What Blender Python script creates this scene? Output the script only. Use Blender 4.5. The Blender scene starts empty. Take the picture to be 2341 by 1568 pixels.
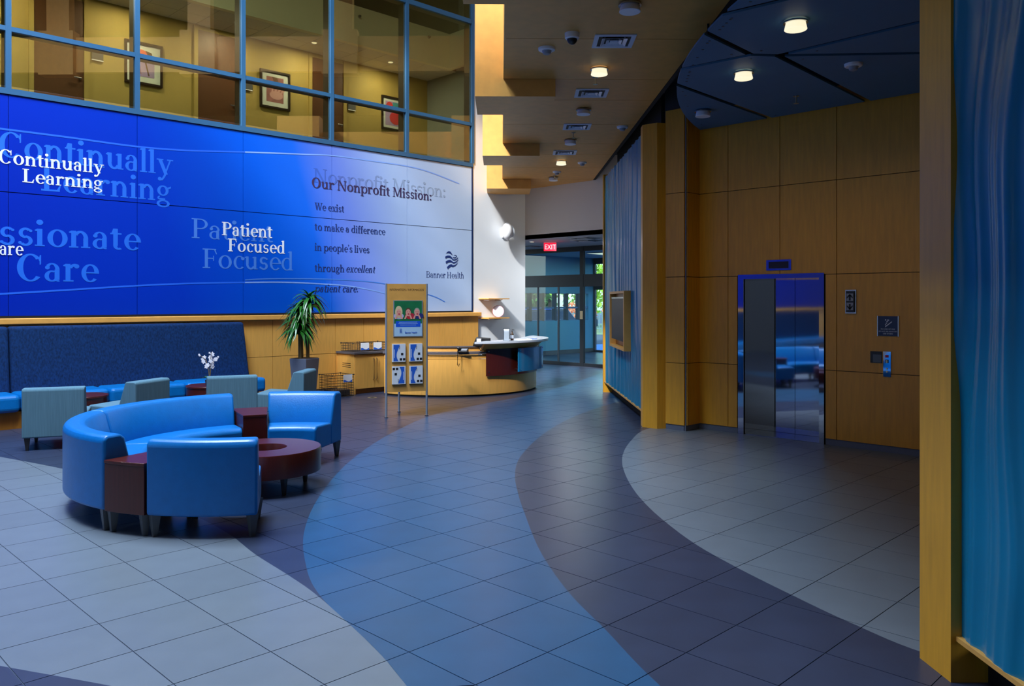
import bpy, bmesh, math, random
import numpy as np
from mathutils import Matrix, Vector

# ------------------------------------------------------------------ plan frames
# World X/Y follow the floor tile grid.  (d, l) = forward / right of the viewing
# axis, which stands at 45 degrees to the grid.  (s, t) = the timber soffit's own axis.
random.seed(7)
R2 = 2 ** -0.5
CAMH = 1.77
FPX, CX, HY = 1860.0, 1170.5, 688.0
EPS = 0.0135
def W(d, l, z=0.0): return Vector(((d + l) * R2, (d - l) * R2, z))
def S(s, t, z=0.0): return W(s + EPS * t, t - EPS * s, z)
def onY(px, py, Y):
    a = (px - CX) / FPX; d = Y / ((1 - a) * R2)
    return d * (1 + a) * R2, CAMH + d * (HY - py) / FPX
def onX(px, py, X):
    a = (px - CX) / FPX; d = X / ((1 + a) * R2)
    return d * (1 - a) * R2, CAMH + d * (HY - py) / FPX
def onZ(px, py, z=0.0):
    d = (CAMH - z) * FPX / (py - HY)
    return d, (px - CX) / FPX * d          # d, l
def onZxy(px, py, z=0.0):
    d, l = onZ(px, py, z); v = W(d, l, z); return v.x, v.y

scene = bpy.context.scene
C = scene.collection
# ------------------------------------------------------------------ camera
cam_d = bpy.data.cameras.new('camera'); cam = bpy.data.objects.new('camera', cam_d); C.objects.link(cam)
cam_d.sensor_width = 36.0; cam_d.lens = 36.0 * FPX / 2341.0
cam_d.shift_y = -(1568 / 2 - HY) / 2341.0
cam_d.clip_end = 300
cam.location = (0, 0, CAMH); cam.rotation_euler = (math.radians(90), 0, math.radians(-45))
scene.camera = cam
vs = scene.view_settings
vs.view_transform = 'Standard'; vs.look = 'None'; vs.gamma = 1.0; vs.use_curve_mapping = False
vs.exposure = 0.0
scene.cycles.use_denoising = True
scene.cycles.max_bounces = 10
scene.cycles.transparent_max_bounces = 16
scene.cycles.sample_clamp_indirect = 6.0
scene.cycles.caustics_reflective = False; scene.cycles.caustics_refractive = False
# ------------------------------------------------------------------ world and large lights
world = bpy.data.worlds.new('world'); scene.world = world; world.use_nodes = True
wn = world.node_tree; bg = wn.nodes['Background']
sky = wn.nodes.new('ShaderNodeTexSky'); sky.sky_type = 'NISHITA'
sky.sun_elevation = math.radians(48); sky.sun_rotation = math.radians(200); sky.sun_disc = False
wn.links.new(sky.outputs[0], bg.inputs[0]); bg.inputs[1].default_value = 0.7
def area(name, loc, sx, sy, power, col, rot=(0, 0, 0), spread=180):
    L = bpy.data.lights.new(name, 'AREA'); L.shape = 'RECTANGLE'; L.size = sx; L.size_y = sy
    L.energy = power; L.color = col; L.spread = math.radians(spread)
    o = bpy.data.objects.new(name, L); C.objects.link(o); o.location = loc; o.rotation_euler = rot
    return o
SKYZ = 12.6
SKYLIGHT = (0.6, 10.5, -9.8, -2.6)      # s0 s1 t0 t1 of the roof opening
_c = S(7.1, -4.7, SKYZ + 0.25)
area('skylight_daylight', _c, 6.6, 4.2, 4300, (0.70, 0.85, 1.0), (0, 0, math.radians(45)))

sunL = bpy.data.lights.new('sun', 'SUN'); sunL.energy = 7.8; sunL.angle = math.radians(4); sunL.color = (1.0, .97, .93)
sun = bpy.data.objects.new('sun', sunL); C.objects.link(sun); sun.location = (0, 0, 30)
sun.rotation_euler = (S(.73, .36, -.61) - S(0, 0, 0)).to_track_quat('-Z', 'Y').to_euler()
# ------------------------------------------------------------------ materials
def lin(c): return tuple(((v / 255.0) / 12.92 if v / 255.0 <= 0.04045 else ((v / 255.0 + 0.055) / 1.055) ** 2.4) for v in c)
MATS = {}
def mat(name, col, rough=0.5, metal=0.0, spec=0.5, var=0.0, vscale=8.0, stretch=(1, 1, 1), bump=0.0, bscale=60.0, emit=None, estr=0.0, coat=0.0, rand=0.0):
    m = bpy.data.materials.new(name); m.use_nodes = True; nt = m.node_tree
    b = nt.nodes['Principled BSDF']; c = lin(col) + (1,)
    b.inputs['Base Color'].default_value = c; b.inputs['Roughness'].default_value = rough
    b.inputs['Metallic'].default_value = metal; b.inputs['Specular IOR Level'].default_value = spec
    b.inputs['Coat Weight'].default_value = coat
    if emit: b.inputs['Emission Color'].default_value = lin(emit) + (1,); b.inputs['Emission Strength'].default_value = estr
    src = None
    if var or bump:
        tc = nt.nodes.new('ShaderNodeTexCoord'); mp = nt.nodes.new('ShaderNodeMapping'); nt.links.new(tc.outputs['Object'], mp.inputs[0])
        mp.inputs['Scale'].default_value = stretch
    if var:
        n = nt.nodes.new('ShaderNodeTexNoise'); n.inputs['Scale'].default_value = vscale; n.inputs['Detail'].default_value = 5
        nt.links.new(mp.outputs[0], n.inputs[0])
        r = nt.nodes.new('ShaderNodeMapRange'); r.inputs[1].default_value = .25; r.inputs[2].default_value = .75
        r.inputs[3].default_value = 1 - var; r.inputs[4].default_value = 1 + var
        nt.links.new(n.outputs[0], r.inputs[0]); src = r.outputs[0]
    if rand:
        oi = nt.nodes.new('ShaderNodeObjectInfo'); r2 = nt.nodes.new('ShaderNodeMapRange')
        r2.inputs[3].default_value = 1 - rand; r2.inputs[4].default_value = 1 + rand; nt.links.new(oi.outputs['Random'], r2.inputs[0])
        if src:
            mu = nt.nodes.new('ShaderNodeMath'); mu.operation = 'MULTIPLY'; nt.links.new(src, mu.inputs[0]); nt.links.new(r2.outputs[0], mu.inputs[1]); src = mu.outputs[0]
        else: src = r2.outputs[0]
    if src:
        mx = nt.nodes.new('ShaderNodeVectorMath'); mx.operation = 'SCALE'; mx.inputs[0].default_value = c[:3]
        nt.links.new(src, mx.inputs['Scale']); nt.links.new(mx.outputs[0], b.inputs['Base Color'])
    if bump:
        n2 = nt.nodes.new('ShaderNodeTexNoise'); n2.inputs['Scale'].default_value = bscale; n2.inputs['Detail'].default_value = 3
        nt.links.new(mp.outputs[0], n2.inputs[0]); bp = nt.nodes.new('ShaderNodeBump'); bp.inputs['Strength'].default_value = bump; bp.inputs['Distance'].default_value = .01
        nt.links.new(n2.outputs[0], bp.inputs['Height']); nt.links.new(bp.outputs[0], b.inputs['Normal'])
    MATS[name] = m; return m
def glassmat(name, tint, refl, rough=0.0):
    m = bpy.data.materials.new(name); m.use_nodes = True; nt = m.node_tree; nt.nodes.clear()
    o = nt.nodes.new('ShaderNodeOutputMaterial'); t = nt.nodes.new('ShaderNodeBsdfTransparent'); g = nt.nodes.new('ShaderNodeBsdfGlossy')
    t.inputs[0].default_value = lin(tint) + (1,); g.inputs['Roughness'].default_value = rough
    fr = nt.nodes.new('ShaderNodeLayerWeight'); fr.inputs[0].default_value = .5
    pw = nt.nodes.new('ShaderNodeMath'); pw.operation = 'POWER'; pw.inputs[1].default_value = 4.0; nt.links.new(fr.outputs['Facing'], pw.inputs[0])
    a = nt.nodes.new('ShaderNodeMath'); a.operation = 'ADD'; a.inputs[1].default_value = refl; a.use_clamp = True
    mx = nt.nodes.new('ShaderNodeMixShader'); nt.links.new(pw.outputs[0], a.inputs[0]); nt.links.new(a.outputs[0], mx.inputs[0])
    nt.links.new(t.outputs[0], mx.inputs[1]); nt.links.new(g.outputs[0], mx.inputs[2]); nt.links.new(mx.outputs[0], o.inputs[0])
    MATS[name] = m; return m

mat('maple', (224, 158, 42), .38, var=.10, vscale=5, stretch=(6, 6, .6), rand=.04)  # one wood in two tones; this one coloured for the dim alcove
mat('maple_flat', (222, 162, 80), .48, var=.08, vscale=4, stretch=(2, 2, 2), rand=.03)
mat('maple_lit', (226, 166, 80), .4, var=.08, vscale=5, stretch=(6, 6, .6), rand=.03)  # same wood as maple, recoloured paler for the sunlit desk, cabinet and wainscot
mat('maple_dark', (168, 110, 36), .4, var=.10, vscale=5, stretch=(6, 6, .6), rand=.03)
mat('mahogany', (74, 24, 18), .3, var=.16, vscale=6, stretch=(10, 10, .8))
mat('seam', (58, 52, 46), .7)
mat('vinyl_blue', (0, 108, 184), .34, var=.07, vscale=14, bump=.12, bscale=90)
mat('navy_weave', (8, 42, 86), .85, var=.5, vscale=44, stretch=(1, 1, .55), spec=.2)
mat('sage_fabric', (92, 128, 146), .85, var=.14, vscale=22, stretch=(4, 4, .12), spec=.2)
mat('leg_metal', (92, 96, 100), .45, metal=.3)
mat('leg_dark', (42, 42, 46), .45)
mat('tile_pale', (106, 115, 126), .32, var=.06, vscale=5, rand=.04)
mat('tile_blue', (40, 80, 116), .32, var=.10, vscale=4, rand=.05)
mat('tile_dark', (47, 55, 77), .32, var=.13, vscale=4, rand=.05)
mat('grout', (60, 72, 94), .8)
mat('white_paint', (230, 233, 236), .7)
mat('tan_paint', (212, 206, 198), .75)
mat('ceiling_white', (190, 194, 198), .8)
mat('olive_paint', (172, 150, 80), .7)
mat('door_brown', (84, 50, 24), .5, var=.18, vscale=5, stretch=(8, 8, .6))
mat('mullion_blue', (44, 94, 134), .45, metal=.1)
mat('bronze', (52, 44, 40), .5)
mat('frame_dark', (16, 20, 26), .45)
mat('black_ceiling', (12, 12, 15), .9)
mat('cloud_blue', (66, 114, 148), .55, var=.05, vscale=2, rand=.05)
mat('gap_black', (6, 6, 8), .9)
mat('wave_blue', (8, 122, 160), .3, var=.05, vscale=3)
mat('steel_mirror', (200, 200, 202), .04, metal=1.0, bump=.02, bscale=1.6)
mat('pole_grey', (150, 158, 172), .42, metal=.35)
mat('steel', (170, 172, 176), .25, metal=1.0)
mat('chrome', (200, 202, 206), .15, metal=1.0)
mat('white_plastic', (238, 238, 238), .4)
mat('grey_plastic', (150, 152, 156), .5)
mat('black_plastic', (14, 14, 16), .4)
mat('screen', (8, 14, 30), .4, spec=.15)
mat('lit_glass', (250, 246, 225), .3, emit=(255, 244, 205), estr=1.0)
mat('unlit_glass', (245, 244, 246), .35)
mat('vent_metal', (210, 216, 230), .4)
mat('vent_dark', (20, 22, 26), .6)
mat('leaf', (34, 92, 30), .3, var=.3, vscale=6)
mat('stem', (120, 100, 56), .8)
mat('planter', (100, 106, 122), .55)
mat('soil', (60, 44, 32), .95)
mat('countertop', (84, 80, 84), .4, var=.15, vscale=60)
mat('counter_white', (205, 210, 218), .25)
mat('teal_glass', (30, 128, 178), .18)
mat('paper', (225, 228, 234), .7)
mat('brochure_blue', (36, 96, 200), .5)
mat('ink_black', (24, 24, 30), .6)
mat('ink_brown', (70, 44, 20), .6)
mat('poster_green', (16, 112, 66), .5, var=.2, vscale=8)
mat('poster_pale', (176, 208, 232), .5)
mat('poster_blue', (10, 84, 214), .5)
mat('skin', (232, 160, 140), .6)
mat('hair_blond', (220, 196, 150), .7)
mat('hair_brown', (92, 56, 38), .7)
mat('hair_sandy', (170, 160, 150), .7)
mat('lips', (190, 40, 60), .6)
mat('shirt_navy', (26, 40, 110), .7)
mat('shirt_red', (190, 30, 50), .7)
mat('shirt_lilac', (190, 180, 210), .7)
mat('exit_red', (225, 20, 40), .5, emit=(255, 20, 50), estr=1.6)
mat('exit_letter', (255, 150, 160), .5, emit=(255, 170, 180), estr=1.6)
mat('text_white', (226, 230, 240), .6)
mat('text_mid', (20, 104, 220), .5)
mat('text_light', (66, 124, 216), .5)
mat('text_navy', (18, 44, 110), .6)
mat('text_plum', (52, 40, 84), .6)
mat('swoosh_blue', (24, 98, 226), .5)
mat('swoosh_pale', (120, 160, 235), .5)
mat('sign_navy', (20, 42, 84), .4)
mat('led_dark', (30, 12, 18), .3)
mat('brass_glint', (200, 190, 160), .3, metal=.8)
mat('art_mat', (206, 214, 206), .7)
mat('art_frame', (34, 26, 22), .4)
mat('art_red', (206, 60, 66), .6)
mat('art_orange', (226, 106, 74), .6)
mat('art_lilac', (168, 148, 190), .6)
mat('art_teal', (70, 150, 160), .6)
mat('art_sepia', (150, 98, 98), .7, var=.4, vscale=7)
mat('art_sepia_pale', (196, 150, 146), .7)
mat('orchid_white', (240, 236, 244), .5)
mat('orchid_green', (60, 120, 70), .5)
mat('wire_dark', (40, 32, 28), .5)
mat('sand_ceiling', (214, 208, 190), .8)
mat('beam_cream', (238, 228, 190), .7)
mat('car_blue', (30, 62, 140), .25, coat=.5)
mat('car_white', (220, 222, 226), .25, coat=.5)
mat('car_grey', (90, 96, 104), .25, coat=.5)
mat('car_glass', (20, 26, 34), .1)
mat('tyre', (16, 16, 18), .8)
mat('asphalt', (96, 98, 104), .9, var=.1, vscale=3)
mat('pavement', (110, 160, 220), .8)
mat('grass_out', (150, 160, 110), .9, var=.2, vscale=3)
mat('tree_leaf', (170, 205, 60), .7, var=.35, vscale=4)
mat('bush_orange', (245, 140, 90), .8, var=.3, vscale=5)
mat('bark', (90, 70, 54), .9)
mat('fence_grey', (130, 150, 150), .6)
mat('roof_white', (196, 198, 200), .8)
mat('skylight_bar', (120, 126, 134), .6)
mat('plaque_pink', (236, 226, 236), .5)
mat('plaque_rim', (190, 110, 120), .5)
mat('bottle_amber', (70, 48, 30), .3)
mat('corridor_end', (128, 136, 128), .7)
mat('vest_wall', (70, 146, 176), .7)
glassmat('glass_upper', (234, 234, 216), .17)
glassmat('glass_door', (216, 234, 242), .04)
glassmat('glass_clear', (244, 250, 250), .02)
glassmat('acrylic', (235, 238, 240), .04)

# the printed blue mural: deep blue -> bright blue -> pale along the wall, paler towards the top right
def mural_mat(name='mural_print', k=1.0):
    m = bpy.data.materials.new(name); m.use_nodes = True; nt = m.node_tree; b = nt.nodes['Principled BSDF']
    g = nt.nodes.new('ShaderNodeNewGeometry'); sp = nt.nodes.new('ShaderNodeSeparateXYZ'); nt.links.new(g.outputs['Position'], sp.inputs[0])
    # shift along X with height so that the bands lean, as printed
    mz = nt.nodes.new('ShaderNodeMath'); mz.operation = 'MULTIPLY_ADD'; mz.inputs[1].default_value = .28; nt.links.new(sp.outputs[2], mz.inputs[0]); nt.links.new(sp.outputs[0], mz.inputs[2])
    r = nt.nodes.new('ShaderNodeMapRange'); r.inputs[1].default_value = 3.0; r.inputs[2].default_value = 14.0; nt.links.new(mz.outputs[0], r.inputs[0])
    cr = nt.nodes.new('ShaderNodeValToRGB'); e = cr.color_ramp.elements
    pts = [(0.0, (0, 32, 164)), (.30, (0, 52, 184)), (.48, (0, 84, 208)), (.56, (20, 96, 218)), (.64, (104, 132, 224)), (.76, (158, 184, 228)), (1.0, (190, 208, 230))]
    pts = [(p, tuple(v * k for v in c)) for p, c in pts]
    e[0].position = pts[0][0]; e[0].color = lin(pts[0][1]) + (1,); e[1].position = pts[-1][0]; e[1].color = lin(pts[-1][1]) + (1,)
    for p, c in pts[1:-1]:
        x = e.new(p); x.color = lin(c) + (1,)
    nt.links.new(r.outputs[0], cr.inputs[0]); nt.links.new(cr.outputs[0], b.inputs['Base Color'])
    b.inputs['Roughness'].default_value = .45; b.inputs['Specular IOR Level'].default_value = .12
    MATS[name] = m
mural_mat()
mural_mat('text_ghost', .87)
# ------------------------------------------------------------------ mesh helpers
def setk(o, label=None, cat=None, group=None, kind=None):
    if label: o['label'] = label
    if cat: o['category'] = cat
    if group: o['group'] = group
    if kind: o['kind'] = kind
    return o
def link_mesh(name, me, m, parent=None):
    o = bpy.data.objects.new(name, me); C.objects.link(o)
    if m is not None and not me.materials: me.materials.append(MATS[m])
    if parent is not None: o.parent = parent
    return o
class MB:
    def __init__(s): s.v = []; s.f = []
    def add(s, vs, fs):
        n = len(s.v); s.v += [tuple(p) for p in vs]; s.f += [tuple(i + n for i in f) for f in fs]; return s
    def box(s, x0, x1, y0, y1, z0, z1):
        return s.add([(x0, y0, z0), (x1, y0, z0), (x1, y1, z0), (x0, y1, z0), (x0, y0, z1), (x1, y0, z1), (x1, y1, z1), (x0, y1, z1)],
                     [(3, 2, 1, 0), (4, 5, 6, 7), (0, 1, 5, 4), (1, 2, 6, 5), (2, 3, 7, 6), (3, 0, 4, 7)])
    def hexa(s, p):      # 8 points: bottom ring then top ring
        return s.add(p, [(3, 2, 1, 0), (4, 5, 6, 7), (0, 1, 5, 4), (1, 2, 6, 5), (2, 3, 7, 6), (3, 0, 4, 7)])
    def sbox(s, s0, s1, t0, t1, z0, z1):
        q = [(s0, t0), (s0, t1), (s1, t1), (s1, t0)]
        return s.hexa([S(a, b, z0) for a, b in q] + [S(a, b, z1) for a, b in q])
    def prism(s, poly, z0, z1):
        n = len(poly)
        if sum(poly[i][0] * poly[(i + 1) % n][1] - poly[(i + 1) % n][0] * poly[i][1] for i in range(n)) < 0: poly = poly[::-1]
        vs = [(p[0], p[1], z0) for p in poly] + [(p[0], p[1], z1) for p in poly]
        return s.add(vs, [tuple(range(n))[::-1], tuple(range(n, 2 * n))] + [(i, (i + 1) % n, n + (i + 1) % n, n + i) for i in range(n)])
    def tube(s, pts, r, n=8, cap=True, r1=None):
        pts = [Vector(p) for p in pts]; rings = []; k = len(pts)
        for i, p in enumerate(pts):
            t = (pts[min(i + 1, k - 1)] - pts[max(i - 1, 0)]).normalized()
            a = t.cross(Vector((0, 0, 1)));
            if a.length < 1e-3: a = t.cross(Vector((1, 0, 0)))
            a.normalize(); b = t.cross(a)
            rr = r if r1 is None else r + (r1 - r) * i / max(1, k - 1)
            rings.append([p + a * (math.cos(2 * math.pi * j / n) * rr) + b * (math.sin(2 * math.pi * j / n) * rr) for j in range(n)])
        vs = [v for q in rings for v in q]; fs = []
        for i in range(k - 1):
            for j in range(n): fs.append((i * n + j, i * n + (j + 1) % n, (i + 1) * n + (j + 1) % n, (i + 1) * n + j))
        if cap: fs += [tuple(range(n))[::-1], tuple((k - 1) * n + j for j in range(n))]
        return s.add(vs, fs)
    def lathe(s, prof, cx=0, cy=0, n=32, close=True):
        k = len(prof); vs = []
        for r, z in prof:
            for j in range(n):
                a = 2 * math.pi * j / n; vs.append((cx + r * math.cos(a), cy + r * math.sin(a), z))
        fs = []
        for i in range(k - 1):
            for j in range(n): fs.append((i * n + j, i * n + (j + 1) % n, (i + 1) * n + (j + 1) % n, (i + 1) * n + j))
        if close: fs += [tuple(range(n))[::-1], tuple((k - 1) * n + j for j in range(n))]
        return s.add(vs, fs)
    def ellip(s, c, rx, ry, rz, nu=16, nv=10):
        vs = [(c[0], c[1], c[2] - rz)]; fs = []
        for i in range(1, nv):
            ph = -math.pi / 2 + math.pi * i / nv
            for j in range(nu):
                a = 2 * math.pi * j / nu; vs.append((c[0] + rx * math.cos(ph) * math.cos(a), c[1] + ry * math.cos(ph) * math.sin(a), c[2] + rz * math.sin(ph)))
        vs.append((c[0], c[1], c[2] + rz))
        for j in range(nu): fs.append((0, 1 + (j + 1) % nu, 1 + j)); fs.append((len(vs) - 1, 1 + (nv - 2) * nu + j, 1 + (nv - 2) * nu + (j + 1) % nu))
        for i in range(nv - 2):
            for j in range(nu): fs.append((1 + i * nu + j, 1 + i * nu + (j + 1) % nu, 1 + (i + 1) * nu + (j + 1) % nu, 1 + (i + 1) * nu + j))
        return s.add(vs, fs)
    def sector(s, c, prof, a0, a1, n=24):
        # sweep a closed (r, z) profile round a vertical axis; angles in the (l, d) plan
        k = len(prof); vs = []
        for i in range(n + 1):
            a = a0 + (a1 - a0) * i / n
            for r, z in prof:
                vs.append(W(c[0] + r * math.sin(a), c[1] + r * math.cos(a), z))
        fs = []
        for i in range(n):
            for j in range(k): fs.append((i * k + j, i * k + (j + 1) % k, (i + 1) * k + (j + 1) % k, (i + 1) * k + j))
        fs += [tuple(range(k)), tuple(n * k + j for j in range(k))[::-1]]
        return s.add(vs, fs)
    def tapleg(s, x, y, z0, z1, w0, w1):
        return s.hexa([(x - w0, y - w0, z0), (x + w0, y - w0, z0), (x + w0, y + w0, z0), (x - w0, y + w0, z0),
                       (x - w1, y - w1, z1), (x + w1, y - w1, z1), (x + w1, y + w1, z1), (x - w1, y + w1, z1)])
    def build(s, name, m, parent=None, smooth=False, bevel=0.0, seg=2, world=False, sub=0, fixn=False):
        me = bpy.data.meshes.new(name); me.from_pydata(s.v, [], s.f)
        if fixn:
            bm = bmesh.new(); bm.from_mesh(me); bmesh.ops.recalc_face_normals(bm, faces=bm.faces[:]); bm.to_mesh(me); bm.free()
        me.update()
        if smooth:
            me.polygons.foreach_set('use_smooth', [True] * len(me.polygons))
        o = link_mesh(name, me, m, parent)
        if world and parent is not None:
            o.matrix_parent_inverse = world_of(parent).inverted()
        if bevel:
            b = o.modifiers.new('bevel', 'BEVEL'); b.width = bevel; b.segments = seg; b.limit_method = 'ANGLE'; b.angle_limit = math.radians(40)
            b.harden_normals = False
        if sub:
            u = o.modifiers.new('sub', 'SUBSURF'); u.levels = sub; u.render_levels = sub
        if smooth:
            bm = bmesh.new(); bm.from_mesh(me)
            for e in bm.edges:
                if len(e.link_faces) == 2 and e.calc_face_angle(0) > math.radians(38): e.smooth = False
            bm.to_mesh(me); bm.free()
        return o
def world_of(o):
    m = Matrix.LocRotScale(o.location, o.rotation_euler, o.scale)
    return m if o.parent is None else world_of(o.parent) @ o.matrix_parent_inverse @ m
def thing(name, label, cat, loc=(0, 0, 0), rotz=0.0, group=None):
    o = bpy.data.objects.new(name, None); C.objects.link(o); o.location = loc; o.rotation_euler = (0, 0, rotz)
    o.empty_display_size = .1
    return setk(o, label, cat, group)
def struct(name, mb, m, **k):
    return setk(mb.build(name, m, **k), kind='structure')
def copy_tree(o, parent=None):
    c = o.copy(); C.objects.link(c)
    if parent is not None: c.parent = parent
    for ch in list(o.children): copy_tree(ch, c)
    return c

# ================================================================== FLOOR
floor = struct('floor', MB().box(-13, 22.2, -6, 18.3, -0.2, -0.004), 'grout')
setk(floor, 'tiled lobby floor with sweeping curved bands of pale, dark and blue tile', None)
def curve(pts, lo, hi):
    p = sorted(onZ(*q) for q in pts)
    p = [lo] + p if lo else p
    p = p + [hi] if hi else p
    p = sorted(p); xs = np.array([q[0] for q in p]); ys = np.array([q[1] for q in p])
    m = np.gradient(ys, xs)
    def g(d):
        if d <= xs[0]: return ys[0] + m[0] * (d - xs[0])
        if d >= xs[-1]: return ys[-1] + m[-1] * (d - xs[-1])
        i = int(np.searchsorted(xs, d)) - 1; h = xs[i + 1] - xs[i]; t = (d - xs[i]) / h
        return ((2 * t ** 3 - 3 * t * t + 1) * ys[i] + (t ** 3 - 2 * t * t + t) * h * m[i] + (-2 * t ** 3 + 3 * t * t) * ys[i + 1] + (t ** 3 - t * t) * h * m[i + 1])
    return g
g1 = curve([(0, 1044), (145, 1072), (320, 1128), (530, 1225), (585, 1268), (655, 1312), (700, 1342), (798, 1426), (885, 1512), (930, 1568)], None, None)
_g2 = curve([(1270, 888), (1230, 899), (1100, 924), (1000, 946), (905, 985), (845, 1020), (790, 1063), (740, 1120), (705, 1183), (693, 1232), (697, 1280), (720, 1345), (760, 1392), (798, 1426)], None, (20.0, 2.2))
def g2(d): return _g2(d) if d > 4.46 else g1(d)
g3 = curve([(1390, 925), (1330, 945), (1260, 980), (1210, 1020), (1183, 1056), (1177, 1085), (1185, 1130), (1200, 1175), (1250, 1285), (1310, 1365), (1385, 1440), (1480, 1540), (1510, 1568)], None, (17.0, 3.4))
g4 = curve([(1475, 982), (1442, 1008), (1422, 1050), (1432, 1090), (1465, 1140), (1530, 1200), (1600, 1250), (1675, 1292), (1800, 1355), (1955, 1428), (2106, 1490)], (3.2, 3.4), (13.0, 3.6))
g5 = curve([(0, 1522), (130, 1545), (255, 1568)], (3.0, -0.9), None)
def dl(p): return ((p[0] + p[1]) * R2, (p[0] - p[1]) * R2)
def split(poly, g):
    # cut a polygon along l = g(d); returns (left part, right part)
    pts = []
    n = len(poly)
    for i in range(n):
        a, b = poly[i], poly[(i + 1) % n]
        for k in range(6): pts.append((a[0] + (b[0] - a[0]) * k / 6, a[1] + (b[1] - a[1]) * k / 6))
    sd = []
    for p in pts:
        d, l = dl(p); sd.append(l - g(d))
    if min(sd) >= -1e-9: return None, poly
    if max(sd) <= 1e-9: return poly, None
    out = []
    for sgn in (-1, 1):
        res = []; n = len(pts); ins = [sgn * v > 0 for v in sd]
        st = next(i for i in range(n) if ins[i] and not ins[i - 1])
        leave = None
        for q in range(n + 1):
            i = (st + q) % n; j = (i - 1) % n
            if ins[i] != ins[j]:
                t = sd[j] / (sd[j] - sd[i]); c = (pts[j][0] + (pts[i][0] - pts[j][0]) * t, pts[j][1] + (pts[i][1] - pts[j][1]) * t)
                if ins[j]: leave = c; res.append(c)
                else:
                    if leave is not None:
                        d0, d1 = dl(leave)[0], dl(c)[0]
                        for k in range(1, 8):
                            d = d0 + (d1 - d0) * k / 8; v = W(d, g(d)); res.append((v.x, v.y))
                        leave = None
                        if q == n: break
                    res.append(c)
            if q < n and ins[i]:
                if i % 6 == 0 or True: res.append(pts[i])
        # thin out collinear points
        th = []
        m = len(res)
        for i in range(m):
            a, b, c = res[i - 1], res[i], res[(i + 1) % m]
            if abs((b[0] - a[0]) * (c[1] - b[1]) - (b[1] - a[1]) * (c[0] - b[0])) > 1e-7: th.append(b)
        out.append(th if len(th) > 2 else None)
    return out[0], out[1]
def parea(p): return abs(sum(p[i][0] * p[(i + 1) % len(p)][1] - p[(i + 1) % len(p)][0] * p[i][1] for i in range(len(p)))) / 2
pieces = []
TX, TY, GAP = .4905, .4965, .0028
for i in range(-30, 31):
    for j in range(-16, 28):
        x0, y0 = 1.553 + TX * i, 4.262 + TY * j
        if x0 > 16.85 or y0 > 16.8 or x0 < -12 or y0 < -3: continue
        if x0 > 14.1 and y0 > 18: continue
        cell = [(x0 + GAP, y0 + GAP), (x0 + TX - GAP, y0 + GAP), (x0 + TX - GAP, y0 + TY - GAP), (x0 + GAP, y0 + TY - GAP)]
        rest = cell; cols = ['tile_dark', 'tile_pale', 'tile_dark', 'tile_blue', 'tile_dark', 'tile_pale']
        for k, g in enumerate((g5, g1, g2, g3, g4)):
            if rest is None: break
            lft, rest = split(rest, g)
            if lft is not None and parea(lft) > 2e-5: pieces.append((lft, cols[k]))
        if rest is not None and parea(rest) > 2e-5: pieces.append((rest, cols[5]))
def seen(p):
    cx = sum(q[0] for q in p) / len(p); cy = sum(q[1] for q in p) / len(p); d, l = dl((cx, cy))
    if d < 3.0: return 0
    px = CX + l / d * FPX; py = HY + CAMH / d * FPX
    if not (-150 < px < 2250 and py < 1700): return 0
    if px > 1480 and d > 11.5: return 0
    return parea(p) * (FPX / d) ** 2 * CAMH / d
pieces.sort(key=lambda q: -seen(q[0]))
field = {}
for n, (p, c) in enumerate(pieces):
    if n < 300 and seen(p) > 0:
        cx = sum(q[0] for q in p) / len(p); cy = sum(q[1] for q in p) / len(p)
        o = MB().prism([(q[0] - cx, q[1] - cy) for q in p], -.010, 0).build('tile', c, floor); o.location = (cx, cy, 0)
    else:
        field.setdefault(c, MB()).prism(p, -.010, 0)
for c, mb in field.items():
    setk(mb.build('tile_field', c, floor), kind='stuff')
struct('floor_vestibule', MB().box(16.9, 22.0, 9, 18.2, -.003, .002), 'tile_dark')

# ================================================================== LEFT WALL
WY = 13.65
MX = [3.21 + 1.83 * k for k in range(-8, 6)]           # mullion lines, last one is the wall's end
XE = MX[-1]
wl = struct('wall_left', MB().box(-13, XE + .02, WY + .03, WY + .22, 0, 4.8), 'seam')
setk(wl, 'long wall with a printed blue mural above timber panelling')
for k in range(len(MX) - 1):
    for (z0, z1) in ((1.55, 3.36), (3.372, 4.79)):
        MB().box(MX[k] + .004, MX[k + 1] - .004, WY, WY + .03, z0, z1).build('mural_panel', 'mural_print', wl)
MB().box(-13, MX[0] - .01, WY, WY + .03, 1.55, 4.79).build('mural_panel', 'mural_print', wl)
MB().box(-13, XE, WY - .01, WY + .03, 1.515, 1.55).build('mural_rail', 'frame_dark', wl)
MB().box(XE, XE + .03, WY - .012, WY + .03, 1.515, 4.8).build('mural_end_trim', 'sign_navy', wl)
# timber panelling
wains = [-12.5, -11.2, -9.9, -8.6, -7.3, -6.0, -4.7, -3.4, -2.0, -.7, .6, 1.9, 3.2, 4.5, 5.8, 7.42, 8.085, 8.745, 9.41, 10.07, 10.73, 11.38, 12.03, 12.52]
for k in range(len(wains) - 1):
    for (z0, z1) in ((.09, .752), (.760, 1.42)):
        MB().box(wains[k] + .004, wains[k + 1] - .004, WY - .05, WY + .03, z0, z1).build('timber_panel', 'maple_lit', wl)
struct('trim_1', MB().box(-13, 12.56, WY - .12, WY + .0, 1.425, 1.515), 'maple_flat', bevel=.012)
struct('baseboard_left', MB().box(6.8, 12.5, WY - .04, WY + .03, 0, .09), 'planter')

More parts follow.
